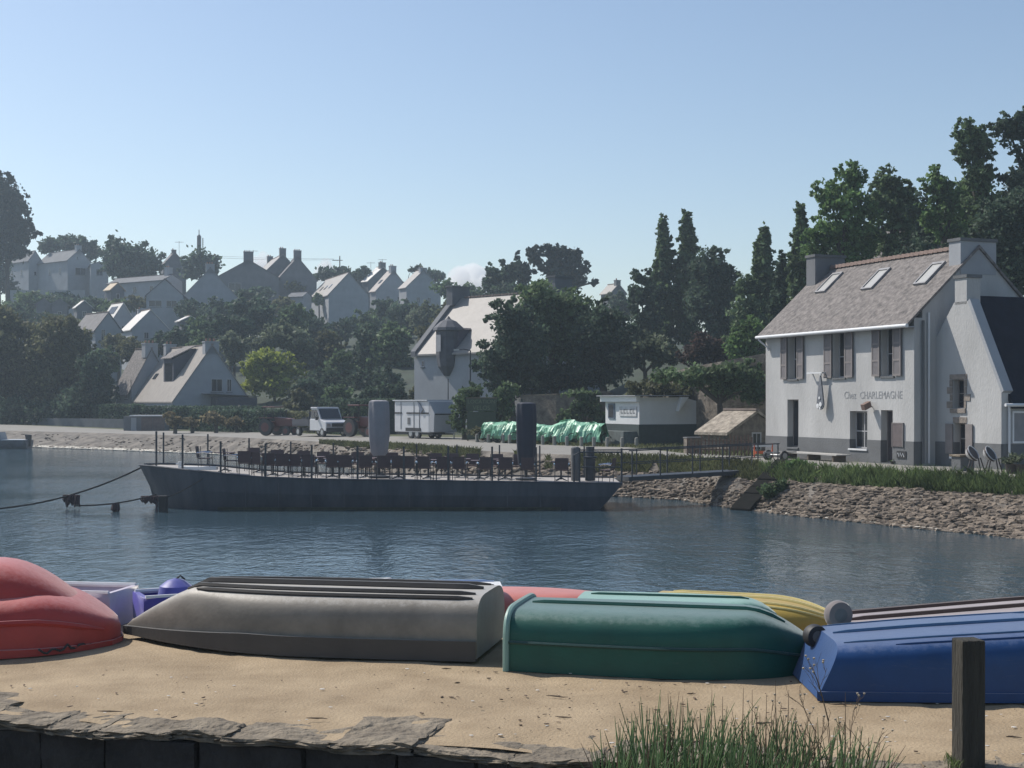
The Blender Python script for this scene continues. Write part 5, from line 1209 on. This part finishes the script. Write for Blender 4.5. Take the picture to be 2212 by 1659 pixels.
tree('poplar_tree', 'lone loose poplar spire left of the inn trees', pop(1650,489,720,30)+pop(1636,525,720,16), 106, 840, L_GREEN, clump=.12, shell=.2)
tree('broad_tree', 'shrubby green tree between the dark tree and the lone poplar', [(1612,615,24,32),(1605,680,34,60),(1640,720,46,50),(1600,760,40,40)], 104, 850, L_GREEN, clump=.14)
tree('poplar_tree', 'short poplar spire between the lone poplar and the inn chimney', pop(1690,548,740,26), 98, 830, L_DARK, clump=.12, shell=.2)
tree('poplar_tree', 'slim poplar just left of the big trees behind the inn', pop(1728,440,730,28), 96, 830, L_GREEN, clump=.12, shell=.2)
tree('maple_tree', 'large loose crowned tree behind the left half of the inn roof', [(1790,420,34,38),(1840,390,34,42),(1830,450,50,44),(1790,500,48,40),(1860,500,46,46),(1760,540,36,40),(1845,560,50,44)], 84, 840, L_FRESH, clump=.13, tr=.35, basex=1820, dens=.8)
tree('maple_tree', 'second loose crowned tree behind the middle of the inn roof', [(1915,395,32,36),(1945,420,32,40),(1900,450,40,40),(1945,480,36,40),(1920,530,30,34)], 86, 840, L_GREEN, clump=.13, tr=.3, basex=1925, dens=.8)
tree('maple_tree', 'tree with bright leaves between the middle trees and the tall right ones', [(2020,395,32,34),(2050,440,44,46),(2010,470,30,36),(2060,500,46,36)], 87, 840, L_FRESH, clump=.13, tr=.3, basex=2040, dens=.8)
tree('tall_tree', 'tall open tree reaching highest left of the right edge', [(2090,290,32,40),(2115,325,36,46),(2080,330,24,34),(2110,390,40,40),(2130,450,48,50)], 82, 840, L_GREEN, clump=.13, tr=.35, basex=2130, dens=.8)
tree('tall_tree', 'tall tree cut by the right edge of the picture', [(2180,280,36,34),(2215,270,34,34),(2220,330,34,40),(2200,400,50,40)], 82, 840, L_DARK, clump=.13, tr=.35, basex=2225, dens=.8)
tree('maple_tree', 'shadowed tree filling the gap between the loose crowned trees', [(1975,455,34,50),(1990,510,50,40),(1885,520,54,34),(1800,560,50,30),(1940,560,50,20)], 92, 840, L_DARK, clump=.13, tr=.3, basex=1960)
tree('maple_tree', 'leafy tree closing the gap left of the tall right trees', [(2085,430,40,50),(2070,500,50,40),(2110,480,40,50)], 90, 840, L_GREEN, clump=.13, tr=.3, basex=2085)
tree('dark_tree', 'dense dark tree behind the right chimney of the inn', [(2150,500,50,70),(2200,470,50,70),(2190,580,60,80),(2140,600,50,60)], 78, 840, L_DARK, clump=.13, tr=.35)
tree('dark_tree', 'dark bushy tree directly behind the inn ridge', [(1990,540,36,26),(1950,560,30,16),(2060,545,30,20)], 80, 760, L_DARK, clump=.14)
tree('bramble_bush', 'pinkish brown bush above the kiosk', [(1520,748,32,30),(1500,770,34,24),(1545,765,30,26)], 96, 810, L_RED, 'bush')
tree('fig_tree', 'big leafed green tree right of the brown bush by the inn', [(1600,750,36,40),(1630,720,30,40),(1620,780,40,30)], 90, 840, L_FRESH, clump=.16)
tree('laurel_bush', 'pale spotted laurel bush left of the brown bush', [(1390,745,60,32),(1360,780,40,30),(1430,770,40,30)], 98, 840, L_GREY, 'bush', clump=.16)
tree('ivy_clump', 'mass of ivy hanging over the retaining wall left of the inn', [(1610,815,46,34),(1560,830,46,34),(1500,815,46,24),(1630,850,30,26),(1445,812,40,18),(1580,800,60,14)], 75, 875, L_GREEN, 'ivy', clump=.16)
tree('ivy_clump', 'green hedge above the kiosk roof', [(1415,838,50,20),(1470,845,40,24),(1370,840,20,16)], 80, 880, L_OLIVE, 'ivy', clump=.16)
tree('sign_shrub', 'tangled shrub between the horse trailer and the bike hire sign', [(1000,880,24,34),(1015,850,26,24),(990,912,20,24)], 90, 940, L_GREEN, 'bush', clump=.16)
tree('sign_shrub', 'shrub wrapping the bike hire sign on its right', [(1085,880,28,34),(1060,905,30,26),(1035,925,30,18),(1095,845,26,20)], 89, 945, L_GREEN, 'bush', clump=.16)
tree('weed_patch', 'ragged weeds below the bike hire sign', [(1030,935,22,12),(1060,945,26,10),(1090,948,16,10)], 85.5, 957, L_OLIVE, 'bush', clump=.18)
tree('wall_creeper', 'creeper covering the right part of the brown garden wall', [(1270,880,36,26),(1235,900,34,18),(1300,905,20,16),(1255,852,50,8)], 91, 935, L_GREEN, 'creeper', clump=.16, depth=.5)
tree('yellow_tree', 'bright yellow green tree right of the A-frame house', [(560,785,34,32),(600,790,36,34),(635,815,28,32),(560,825,40,30),(610,835,44,28)], 148, 880, L_YEL, clump=.16)
tree('pale_tree', 'pale grey green tree behind the yellow one', [(600,725,40,32),(640,740,34,34),(575,745,30,26),(655,775,30,36)], 160, 860, L_GREY, clump=.15)
# left mass
tree('dark_tree', 'dense dark tree filling the left edge above the road', [(20,760,70,70),(-30,840,70,80),(50,830,60,80),(0,700,50,50)], 158, 925, L_OLIVE, clump=.15, tr=.4)
tree('dark_tree', 'dark tree with brownish crown left of the cottages', [(110,740,60,60),(160,760,46,56),(120,820,70,70),(190,830,40,60)], 154, 925, L_OLIVE, clump=.15, tr=.4)
tree('dark_tree', 'dark green tree in front of the stone roof cottage wall', [(205,800,34,50),(225,850,28,40),(175,870,50,40)], 150, 922, L_DARK, clump=.15, tr=.4)
tree('dark_tree', 'low dark tree mass along the left road edge', [(30,890,60,34),(100,895,60,30),(170,895,60,26)], 152, 925, L_DARK, clump=.15)
cy_pts = [(680,850,40,30,135),(735,858,40,26,129),(800,862,44,26,122),(850,852,30,30,118),(885,885,16,18,110),(640,865,30,18,130),(905,860,20,30,118),(380,650,40,20,235),(430,665,40,24,225),(470,660,30,26,222),(440,705,36,30,185),(500,700,40,34,180),(540,680,46,40,190),(505,745,30,34,165),(560,672,40,26,215),(600,655,34,16,235),(620,690,44,36,190),(680,705,46,30,205),(730,705,50,26,205),(790,690,40,30,220),(830,670,40,30,230),(870,680,46,36,215),(920,670,40,34,205),(965,680,36,40,180),(700,760,44,46,165),(745,800,46,56,150),(790,750,50,56,160),(800,830,44,40,142),(850,760,46,60,158),(845,830,40,44,140),(700,830,46,40,145),(655,845,40,26,145),(930,735,30,30,160),(300,645,28,14,232),(255,655,40,18,232),(200,650,40,16,240),(140,640,50,16,250),(60,645,60,22,250),(30,680,60,30,220),(110,690,46,24,215),(170,705,36,26,205),(255,735,34,22,180),(285,755,40,24,172),(225,770,30,34,172),(345,735,40,28,178),(390,735,34,28,175),(430,745,30,20,165),(520,640,36,20,245),(1345,660,26,26,200),(1330,640,20,16,215),(1000,665,36,26,180),(640,612,20,10,280),(690,640,14,14,266),(560,625,30,14,268),(475,628,24,12,270)]
gm = [L_DARK, L_GREEN, L_OLIVE, L_GREY, L_DARK, L_GREEN]
LM = [(456,815,'the A-frame house'),(310,800,'the stone roof cottage'),(980,740,'the turret house'),(750,640,'the shaded hill centre gable'),(540,600,'the dark chimney gable'),(640,590,'the twin skyline gables'),(455,620,'the large plain gable'),(356,640,'the white gable with two windows'),(250,690,'the skylit white roof'),(320,700,'the small twin window gable'),(850,610,'the bright roofed terrace'),(120,570,'the manor house'),(600,790,'the yellow green tree'),(734,575,'the utility pole'),(1205,570,'the black pine'),(85,665,'the small gabled cottages'),(178,665,'the bright roof tip'),(715,905,'the parked truck'),(1336,630,'the grey skyline cottage')]
CN = ['dark green','mid green','olive','grey green','dark green','mid green']; seen = {}
for i, (x, y, rx, ry, d) in enumerate([(x, y+(5 if d > 200 else 1 if d > 170 else 0), rx*1.05, ry*(.88 if d > 170 else 1.05), d) for x, y, rx, ry, d in cy_pts]):
    mk = min(LM, key=lambda q: math.hypot((x-q[0]), (y-q[1])*1.3)); dx, dy = x-mk[0], y-mk[1]
    rel = ('right of' if dx > 0 else 'left of') if abs(dx) > abs(dy)*1.2 else ('below' if dy > 0 else 'above')
    lab_ = '%s garden tree %s %s on the hillside' % (CN[(i*5+i//3) % 6], rel, mk[2])
    if lab_ in seen: seen[lab_] += 1; lab_ += ', the %s farther off' % ('next one', 'third one', 'fourth one')[seen[lab_]-1]
    else: seen[lab_] = 0
    bl = [(x+random.uniform(-.5,.5)*rx, y+random.uniform(-.35,.35)*ry, rx*random.uniform(.55,.8), ry*random.uniform(.6,.95)) for _ in range(3)]+[(x, y+ry*.6, rx, ry*.6)]
    tree('hillside_bush', lab_.replace(' garden tree',' tree').replace(' on the hillside',''), bl, d, y+ry, gm[(i*5+i//3) % 6], 'tree', clump=.16, group='garden trees on the village hillside', tr=.2)

# hedges
def hedge(label, pts, z0, z1, th, lm, n, size=.16):
    a = Vector((XW(*pts[0]), pts[0][1], 0)); b = Vector((XW(*pts[1]), pts[1][1], 0)); dv = b-a; L = dv.length
    gz_ = (ground_z(a.x, a.y)+ground_z(b.x, b.y))/2
    t = thing('hedge', label, 'hedge', (a.x, a.y, gz_), math.atan2(dv.y, dv.x)); rg = RNG
    h = z1-z0; side = rg.random(n)
    p = np.stack([rg.random(n)*L, rg.random(n)*th, z0-gz_+rg.random(n)*h], 1)
    p[side < .45, 1] = rg.normal(0, .05, (side < .45).sum()); top = side > .72; p[top, 2] = z1-gz_+rg.normal(0, .06, top.sum())
    q = rg.normal(size=(n,3)); q /= np.linalg.norm(q, axis=1)[:,None]; r_ = rg.normal(size=(n,3)); r_ -= (r_*q).sum(1)[:,None]*q; r_ /= np.linalg.norm(r_, axis=1)[:,None]
    s = size*rg.uniform(.5,1.3,n)[:,None]
    npmesh('foliage', np.stack([p-q*s, p+r_*s*.7, p+q*s, p-r_*s*.7], 1).reshape(-1,3), 4, lm, t)
    MB().box(.1, L-.1, .15, th-.1, -.3, z1-gz_-.12).build('core', L_PINE, t); return t
def zat(y, d): return EYE-(y-HY)/F*d
hedge('long clipped hedge with sunlit top in front of the A-frame house', [(410,128),(600,119)], -.3, zat(887,124), 1.2, L_DARK, 5200)
hedge('second clipped hedge a step behind, below the A-frame house', [(285,141),(560,131)], -.2, zat(880,136), 1.2, L_DARK, 6000)
hedge('clipped hedge behind the parked truck', [(690,113),(835,106)], -.2, zat(866,110), 1.2, L_DARK, 5200)
hedge('clipped hedge along the road at the far left', [(90,154),(245,146)], -.2, zat(878,150), 1.2, L_DARK, 4200)
hedge('taller hedge stub left of the flat roofed shed', [(215,144),(290,140)], -.2, zat(876,142), 1.5, L_DARK, 3000)
hedge('hedge behind the tractor under the yellow tree', [(560,124),(690,116)], -.2, zat(892,120), 1.2, L_OLIVE, 3600)
for i, (x, y, rx, ry, lb) in enumerate(((372,905,22,13,'sandy flowering shrub left of the group before the hedge'),(410,912,18,10,'middle sandy shrub before the clipped hedge'),(460,905,24,13,'largest sandy flowering shrub before the clipped hedge'),(505,912,20,10,'right sandy shrub before the clipped hedge'))):
    tree('flowering_shrub', lb, [(x,y,rx,ry),(x+rx*.5,y+4,rx*.6,ry*.7)], 122, 922, leafmat('leaf_sandy', (.20,.17,.10)), 'shrub', group='sandy shrubs along the hedge', clump=.18)
# low orange roof/wall behind tractor
wall_run('brick_wall', 'ochre wall behind the left tractor', [(545,128),(640,124)], [1.55,1.55], .3, mat('ochre_wall', (.23,.18,.13), .9))

# ------------------------------------------------------------------ grass and stones on the bank
def blades(name, pts, h, w, lm, kind='stuff', lean=.35, parent=None):
    p = np.array(pts); n = len(p); rg = RNG; a = rg.random(n)*6.283; hh = h*rg.uniform(.45,1.15,n)
    dx = np.stack([np.cos(a), np.sin(a), np.zeros(n)], 1)*w; ln = rg.normal(0, lean, (n,2))*hh[:,None]
    top = p+np.stack([ln[:,0], ln[:,1], hh], 1); mid = p+np.stack([ln[:,0]*.3, ln[:,1]*.3, hh*.55], 1)
    V = np.stack([p-dx, p+dx, mid+dx*.8, top, mid-dx*.8], 1).reshape(-1,3)
    return npmesh(name, V, 5, lm, parent, kind)
m_blade = leafmat('grass_blade', (.11,.155,.06), .45, .4); m_bladed = leafmat('dry_grass_blade', (.12,.13,.06), .3, .3)
pts = []
while len(pts) < 19000:
    x = random.uniform(1640, 2330); w, r = at(DW, x), at(DR, x); t = random.uniform(.58, .93)+.06*nz(x, 0, .03, 20)
    if nz(x, t*14, .05, 24) < -.18 and random.random() < .8: continue
    if t > .95 or random.random() < .25*(t > .9): continue
    d = w+(r-w)*t; pts.append((XW(x, d), d, -1.6+1.6*t**.8-.02))
o = blades('bank_grass', pts[:14000], .26, .018, m_blade); blades('bank_grass', pts[14000:], .46, .016, m_blade)
pts = []
while len(pts) < 16000:
    x = random.uniform(690, 1660); w, r = at(DW, x), at(DR, x); lo = lerp(x, [690,900,1200,1400,1660],[.85,.7,.5,.5,.55]); t = random.uniform(lo, 1.0)
    if nz(x, t*20, .02, 22) < -.25: continue
    d = w+(r-w)*t; pts.append((XW(x, d), d, -1.6+(at(ZR, x)+1.6)*t**.8-.02))
blades('bank_grass', pts, .26, .03, m_bladed)
pts = []
while len(pts) < 9000:
    x = random.uniform(1030, 1650); d = random.uniform(at(DF, x), at(DG, x)-1)
    pts.append((XW(x, d), d, -.02))
blades('yard_grass', pts, .22, .03, m_bladed)
for i, (x, d, rx) in enumerate(((1707,54.3,30),(1740,54.0,30),(1770,53.6,22))):
    pass
tree('bank_bush', 'thick green bush at the left corner of the grassy bank below the inn', [(1715,1012,28,18),(1745,1018,30,16),(1700,1030,26,16)], 53.2, 1045, L_FRESH, 'bush', clump=.2, n=5000, size=.07)
tree('bank_bush', 'dark low bush beside the dark stone slip', [(1660,1060,22,12),(1685,1050,18,12)], 51.5, 1075, L_GREEN, 'bush', clump=.2, n=2500, size=.07)
# shore stones: shared meshes
import bmesh
SM = []
m_sh = mat('shore_stone', (.088,.070,.055), .95, .3, 3, .6, 14, col2=(.20,.162,.125), isl=.5); 
for k in range(6):
    bm = bmesh.new(); bmesh.ops.create_icosphere(bm, subdivisions=1, radius=.5); r_ = random.Random(k)
    for v in bm.verts: v.co *= r_.uniform(.75,1.2); v.co.z *= .55
    me = bpy.data.meshes.new('stone'); bm.to_mesh(me); bm.free(); me.materials.append(m_sh); SM.append(me)
SV = [(np.array([v.co[:] for v in me.vertices]), [tuple(p.vertices) for p in me.polygons]) for me in SM]
bank = bpy.data.objects['shore_bank']
cand = []
def stone_at(x, t, s, dz=0):
    w, r = at(DW, x), at(DR, x); d = w+(r-w)*t; z = -1.6+(at(ZR, x)+1.6)*max(0,t)**.8 if t > 0 else -1.6+.25*t*(r-w)
    cand.append((s/d, XW(x, d), d, z+dz, s))
for _ in range(5200):
    x = random.uniform(1340, 2330); stone_at(x, random.uniform(-.03,.60), random.choice((.10,.14,.18,.24,.32))*random.uniform(.8,1.15), .0)
for _ in range(420):
    x = random.uniform(1340, 2330); stone_at(x, random.uniform(-.06,.02), random.uniform(.18,.34), .04)
for _ in range(1500):
    x = random.uniform(-60, 1340)
    if x < 560 and random.random() < .6: continue
    stone_at(x, random.uniform(-.04,.8), random.uniform(.10,.26) if x < 560 else random.uniform(.2,.5))
for _ in range(500):
    x = random.uniform(-60, 1340); stone_at(x, random.uniform(-.08,.03), random.uniform(.2,.4), .05)
vis = [c for c in cand if abs((c[1]/c[2])*F+CX-1106) < 1120]; vis.sort(reverse=True)
single = set(id(c) for c in vis[:290])
mb = MB()
for c in cand:
    k = random.randrange(6); rz = random.uniform(0, 6.28)
    if id(c) in single:
        o = bpy.data.objects.new('stone', SM[k]); C.objects.link(o); o.parent = bank; o.location = c[1:4]; o.rotation_euler = (random.uniform(-.3,.3), random.uniform(-.3,.3), rz); o.scale = (c[4]*1.3, c[4], c[4])
    else:
        vv, ff = SV[k]; cs, sn = math.cos(rz), math.sin(rz); s = c[4]
        mb.add([(c[1]+(v[0]*cs*1.3-v[1]*sn)*s, c[2]+(v[0]*sn*1.3+v[1]*cs)*s, c[3]+v[2]*s) for v in vv], ff)
o = mb.build('small_stones', m_sh, bank); o['kind'] = 'stuff'
mb = MB()
for _ in range(1300):
    x = random.uniform(1330, 2330); d = at(DW, x)+random.uniform(-.12,.25); k = random.randrange(6); s = random.uniform(.06,.17); vv, ff = SV[k]
    mb.add([(XW(x,d)+v[0]*s*1.5, d+v[1]*s, -1.55+v[2]*s*.7) for v in vv], ff)
o = mb.build('pale_pebbles', mat('pale_pebble', (.62,.58,.50), .9, .1), bank); o['kind'] = 'stuff'
# pale pebble line at the water's edge, left
mb = MB()
for _ in range(4200):
    x = random.uniform(-80, 760); d = at(DW, x)+random.uniform(-.3,.9); k = random.randrange(6); s = random.uniform(.18,.42); vv, ff = SV[k]
    mb.add([(XW(x,d)+v[0]*s*1.5, d+v[1]*s, -1.56+.12*max(0,d-at(DW, x))+v[2]*s*.5) for v in vv], ff)
o = mb.build('pale_pebbles', mat('pale_pebble', (.62,.58,.50), .9, .1), bank); o['kind'] = 'stuff'

# ------------------------------------------------------------------ beach debris and foreground plants
mb = MB()
for _ in range(330):
    x = random.gauss(1400, 250) if random.random() < .5 else random.uniform(-50, 2260); y = random.uniform(1440, 1640)
    q = gd(x, y); s = random.choice((.006,.008,.010,.014,.022)); 
    if q.y < wall_y(q.x)+.35 or q.y > 15: continue
    vv, ff = SV[random.randrange(6)]; st_ = random.uniform(1,3.2); a_ = random.uniform(0,3)
    mb.add([(q.x+(v[0]*math.cos(a_)*st_-v[1]*math.sin(a_))*s, q.y+(v[0]*math.sin(a_)*st_+v[1]*math.cos(a_))*s, .012+v[2]*s) for v in vv], ff)
tag(mb.build('beach_debris', mat('dark_debris', (.10,.07,.05), .9, .5, 30)), kind='stuff')
mb = MB()
for _ in range(90):
    q = gd(random.uniform(-50,2260), random.uniform(1440,1640)); s = random.uniform(.01,.03); vv, ff = SV[random.randrange(6)]
    if q.y < wall_y(q.x)+.35: continue
    mb.add([(q.x+v[0]*s*1.5, q.y+v[1]*s, .010+v[2]*s*.6) for v in vv], ff)
tag(mb.build('shell_fragments', mat('shell_white', (.6,.57,.52), .7)), kind='stuff')
mb = MB()
for _ in range(18):
    q = gd(random.uniform(-20,2230), random.uniform(1432,1600))
    if q.y < wall_y(q.x)+.4: continue
    a_ = random.uniform(-.5,.5); L_ = random.uniform(.05,.22); p_ = [(q.x+math.cos(a_)*L_*(i/4-.5), q.y+math.sin(a_)*L_*(i/4-.5)+random.uniform(-.012,.012), .014) for i in range(5)]
    mb.path(p_, [.002,.005,.006,.004,.002], 4)
tag(mb.build('dried_seaweed', mat('dried_weed', (.055,.04,.028), .9)), kind='stuff')
# rushes along the wall edge
def stems(name, defs, m, r=.004, kind=None, parent=None):
    mb = MB()
    for (b, tip) in defs:
        b = Vector(b); tip = Vector(tip); mid = b.lerp(tip, .5)+Vector((random.uniform(-.01,.01), 0, .0)); mb.path([b, mid, tip], [r, r*.8, r*.25], 4, False)
    o = mb.build(name, m, parent); 
    if kind: o['kind'] = kind
    return o
m_rush = mat('rush_green', (.10,.165,.06), .7, .4, 12, isl=.4); m_rushd = mat('rush_brown', (.11,.075,.045), .8, .3, 12, isl=.4)
defs = []; defb = []
for _ in range(820):
    u = random.betavariate(1.3, 1.5); x = 1290+u*640; b = gd(x, random.uniform(1655, 1740)); 
    env = lerp(x, [1260,1330,1400,1500,1620,1720,1850,1930], [.20,.36,.56,.50,.44,.40,.32,.14]); h = env*random.uniform(.25,1.0)
    tip = b+Vector((random.gauss(.03,.085)*(1 if random.random() < .85 else 2.2), random.gauss(0,.04), h)); (defs if random.random() < .8 else defb).append((b-Vector((0,0,.12)), tip))
for x, yt in ((1343,1570),(1404,1568),(1440,1545),(1480,1515),(1542,1490),(1565,1505),(1610,1485),(1629,1490),(1640,1525),(1660,1500),(1679,1470),(1708,1490),(1830,1495)):
    b = gd(x-8+random.uniform(-6,6), 1690); defb.append((b, P(x*.8+ (x-20)*.2, yt, b.y)))
cl = thing('rush_clump', 'clump of green and brown rushes growing on the quay edge in the foreground', 'grass clump', gd(1560, 1690))
off = Vector(cl.location)
stems('green_stems', [(Vector(a_)-off, Vector(b_)-off) for a_, b_ in defs], m_rush, .006, 'stuff', cl)
stems('brown_stems', [(Vector(a_)-off, Vector(b_)-off) for a_, b_ in defb], m_rushd, .0045, 'stuff', cl)
def weed(label, x, ytop, d, seed):
    r_ = random.Random(seed); b = Vector((XW(x, d), d, -.08)); t = thing('flowering_weed', label, 'weed', b, 0, 'branching weeds beside the rushes'); zt = EYE-(ytop-HY)/F*d+.08
    mb = MB(); fl = MB(); sway = r_.uniform(-.08,.08)
    def tw(p, dr, ln, r, lv):
        q = p+dr*ln; mb.path([p, (p+q)/2+Vector((r_.uniform(-.01,.01),0,0)), q], [r, r*.8, r*.5], 4, False)
        if lv > 0:
            for _ in range(r_.choice((2,3))): tw(p.lerp(q, r_.uniform(.4,1)), (dr+Vector((r_.uniform(-.7,.7), r_.uniform(-.4,.4), r_.uniform(.0,.4)))).normalized(), ln*r_.uniform(.4,.65), r*.7, lv-1)
        else:
            if r_.random() < .45: fl.lathe([(.001,-.006),(.007,0),(.009,.007),(.001,.010)], tuple(q), 6)
    tw(Vector((0,0,0)), Vector((sway,0,1)).normalized(), zt*.62, .0042, 3)
    mb.build('stems', m_rushd, t); fl.build('flower_heads', mat('dry_flower', (.36,.31,.24), .8), t)
for i, (x, yt, lb) in enumerate(((1655,1490,'branching dry weed at the left, rising from the rushes'),(1700,1520,'thin dry weed between the rushes and the blue dinghy'),(1760,1470,'tall branching dry weed in front of the blue dinghy bow end'),(1800,1450,'tallest dry weed with pale heads against the blue hull'),(1838,1465,'dry weed with seed heads right of the tallest one'),(1880,1530,'rightmost short dry weed before the wooden post'),(1730,1560,'low bushy weed at the foot of the tall ones'))):
    weed(lb, x, yt, 8.75+.05*i, 40+i)
pts = []
for _ in range(160):
    q = gd(random.gauss(2062, 9), random.uniform(1640,1665)); pts.append((q.x, q.y, 0))
blades('grass_tuft', pts, .07, .003, m_blade)
tag(bpy.data.objects['grass_tuft'], 'small green grass tuft at the foot of the wooden post', 'grass tuft')

# ------------------------------------------------------------------ clouds (far outside the haze)
m_cloud = bpy.data.materials.new('cloud'); m_cloud.use_nodes = True; nt = m_cloud.node_tree; nt.nodes.clear()
pv = nt.nodes.new('ShaderNodeVolumePrincipled'); out = nt.nodes.new('ShaderNodeOutputMaterial'); nt.links.new(pv.outputs[0], out.inputs['Volume'])
pv.inputs['Color'].default_value = (1,1,1,1); pv.inputs['Density'].default_value = .05; pv.inputs['Anisotropy'].default_value = .0
def cloud(label, x0, x1, ytop, ybot, d, seed):
    import bmesh
    r_ = random.Random(seed); bm = bmesh.new(); k = d/F
    for i in range(26):
        u = r_.random(); x = x0+(x1-x0)*u; hmax = (ybot-ytop)*math.sin(math.pi*min(.95, max(.05, u)))**.7
        y = ybot-hmax*r_.uniform(.2,.78); rr = max(4, min(hmax*.42, (x1-x0)*.22))*r_.uniform(.7,1.1)
        p = P(x, y, d+r_.uniform(-30,30)); bmesh.ops.create_icosphere(bm, subdivisions=4, radius=rr*k, matrix=Matrix.Translation(p))
    from mathutils import noise
    for v in bm.verts:
        for f_, a_ in ((.03,5.0),(.09,2.2),(.25,1.0)): v.co += a_*Vector((noise.noise(v.co*f_), 0, noise.noise(v.co*f_+Vector((5,1,3)))))
    me = bpy.data.meshes.new('cloud'); bm.to_mesh(me); bm.free(); me.materials.append(m_cloud); me.polygons.foreach_set('use_smooth', [True]*len(me.polygons))
    o = bpy.data.objects.new('cloud', me); C.objects.link(o); rm_ = o.modifiers.new('remesh', 'REMESH'); rm_.mode = 'VOXEL'; rm_.voxel_size = 2.5; tag(o, label, 'cloud', kind='structure')
cloud('small white cloud between the two skyline chimneys at the left', 536, 600, 541, 600, 2400, 1)
cloud('white cloud beside the utility pole', 672, 735, 556, 620, 2400, 2)
cloud('brightest white cloud right of the terrace houses', 962, 1062, 566, 640, 2400, 3)

# ------------------------------------------------------------------ haze
mh = bpy.data.materials.new('haze_air'); mh.use_nodes = True; nt = mh.node_tree; nt.nodes.clear()
pv = nt.nodes.new('ShaderNodeVolumePrincipled'); out = nt.nodes.new('ShaderNodeOutputMaterial'); nt.links.new(pv.outputs[0], out.inputs['Volume'])
pv.inputs['Color'].default_value = (.72,.87,1.0,1); pv.inputs['Density'].default_value = .00052; pv.inputs['Anisotropy'].default_value = .25
hz = MB().box(-1000,1000,-25,800,-4.7,42).build('haze', mh); hz['kind'] = 'stuff'
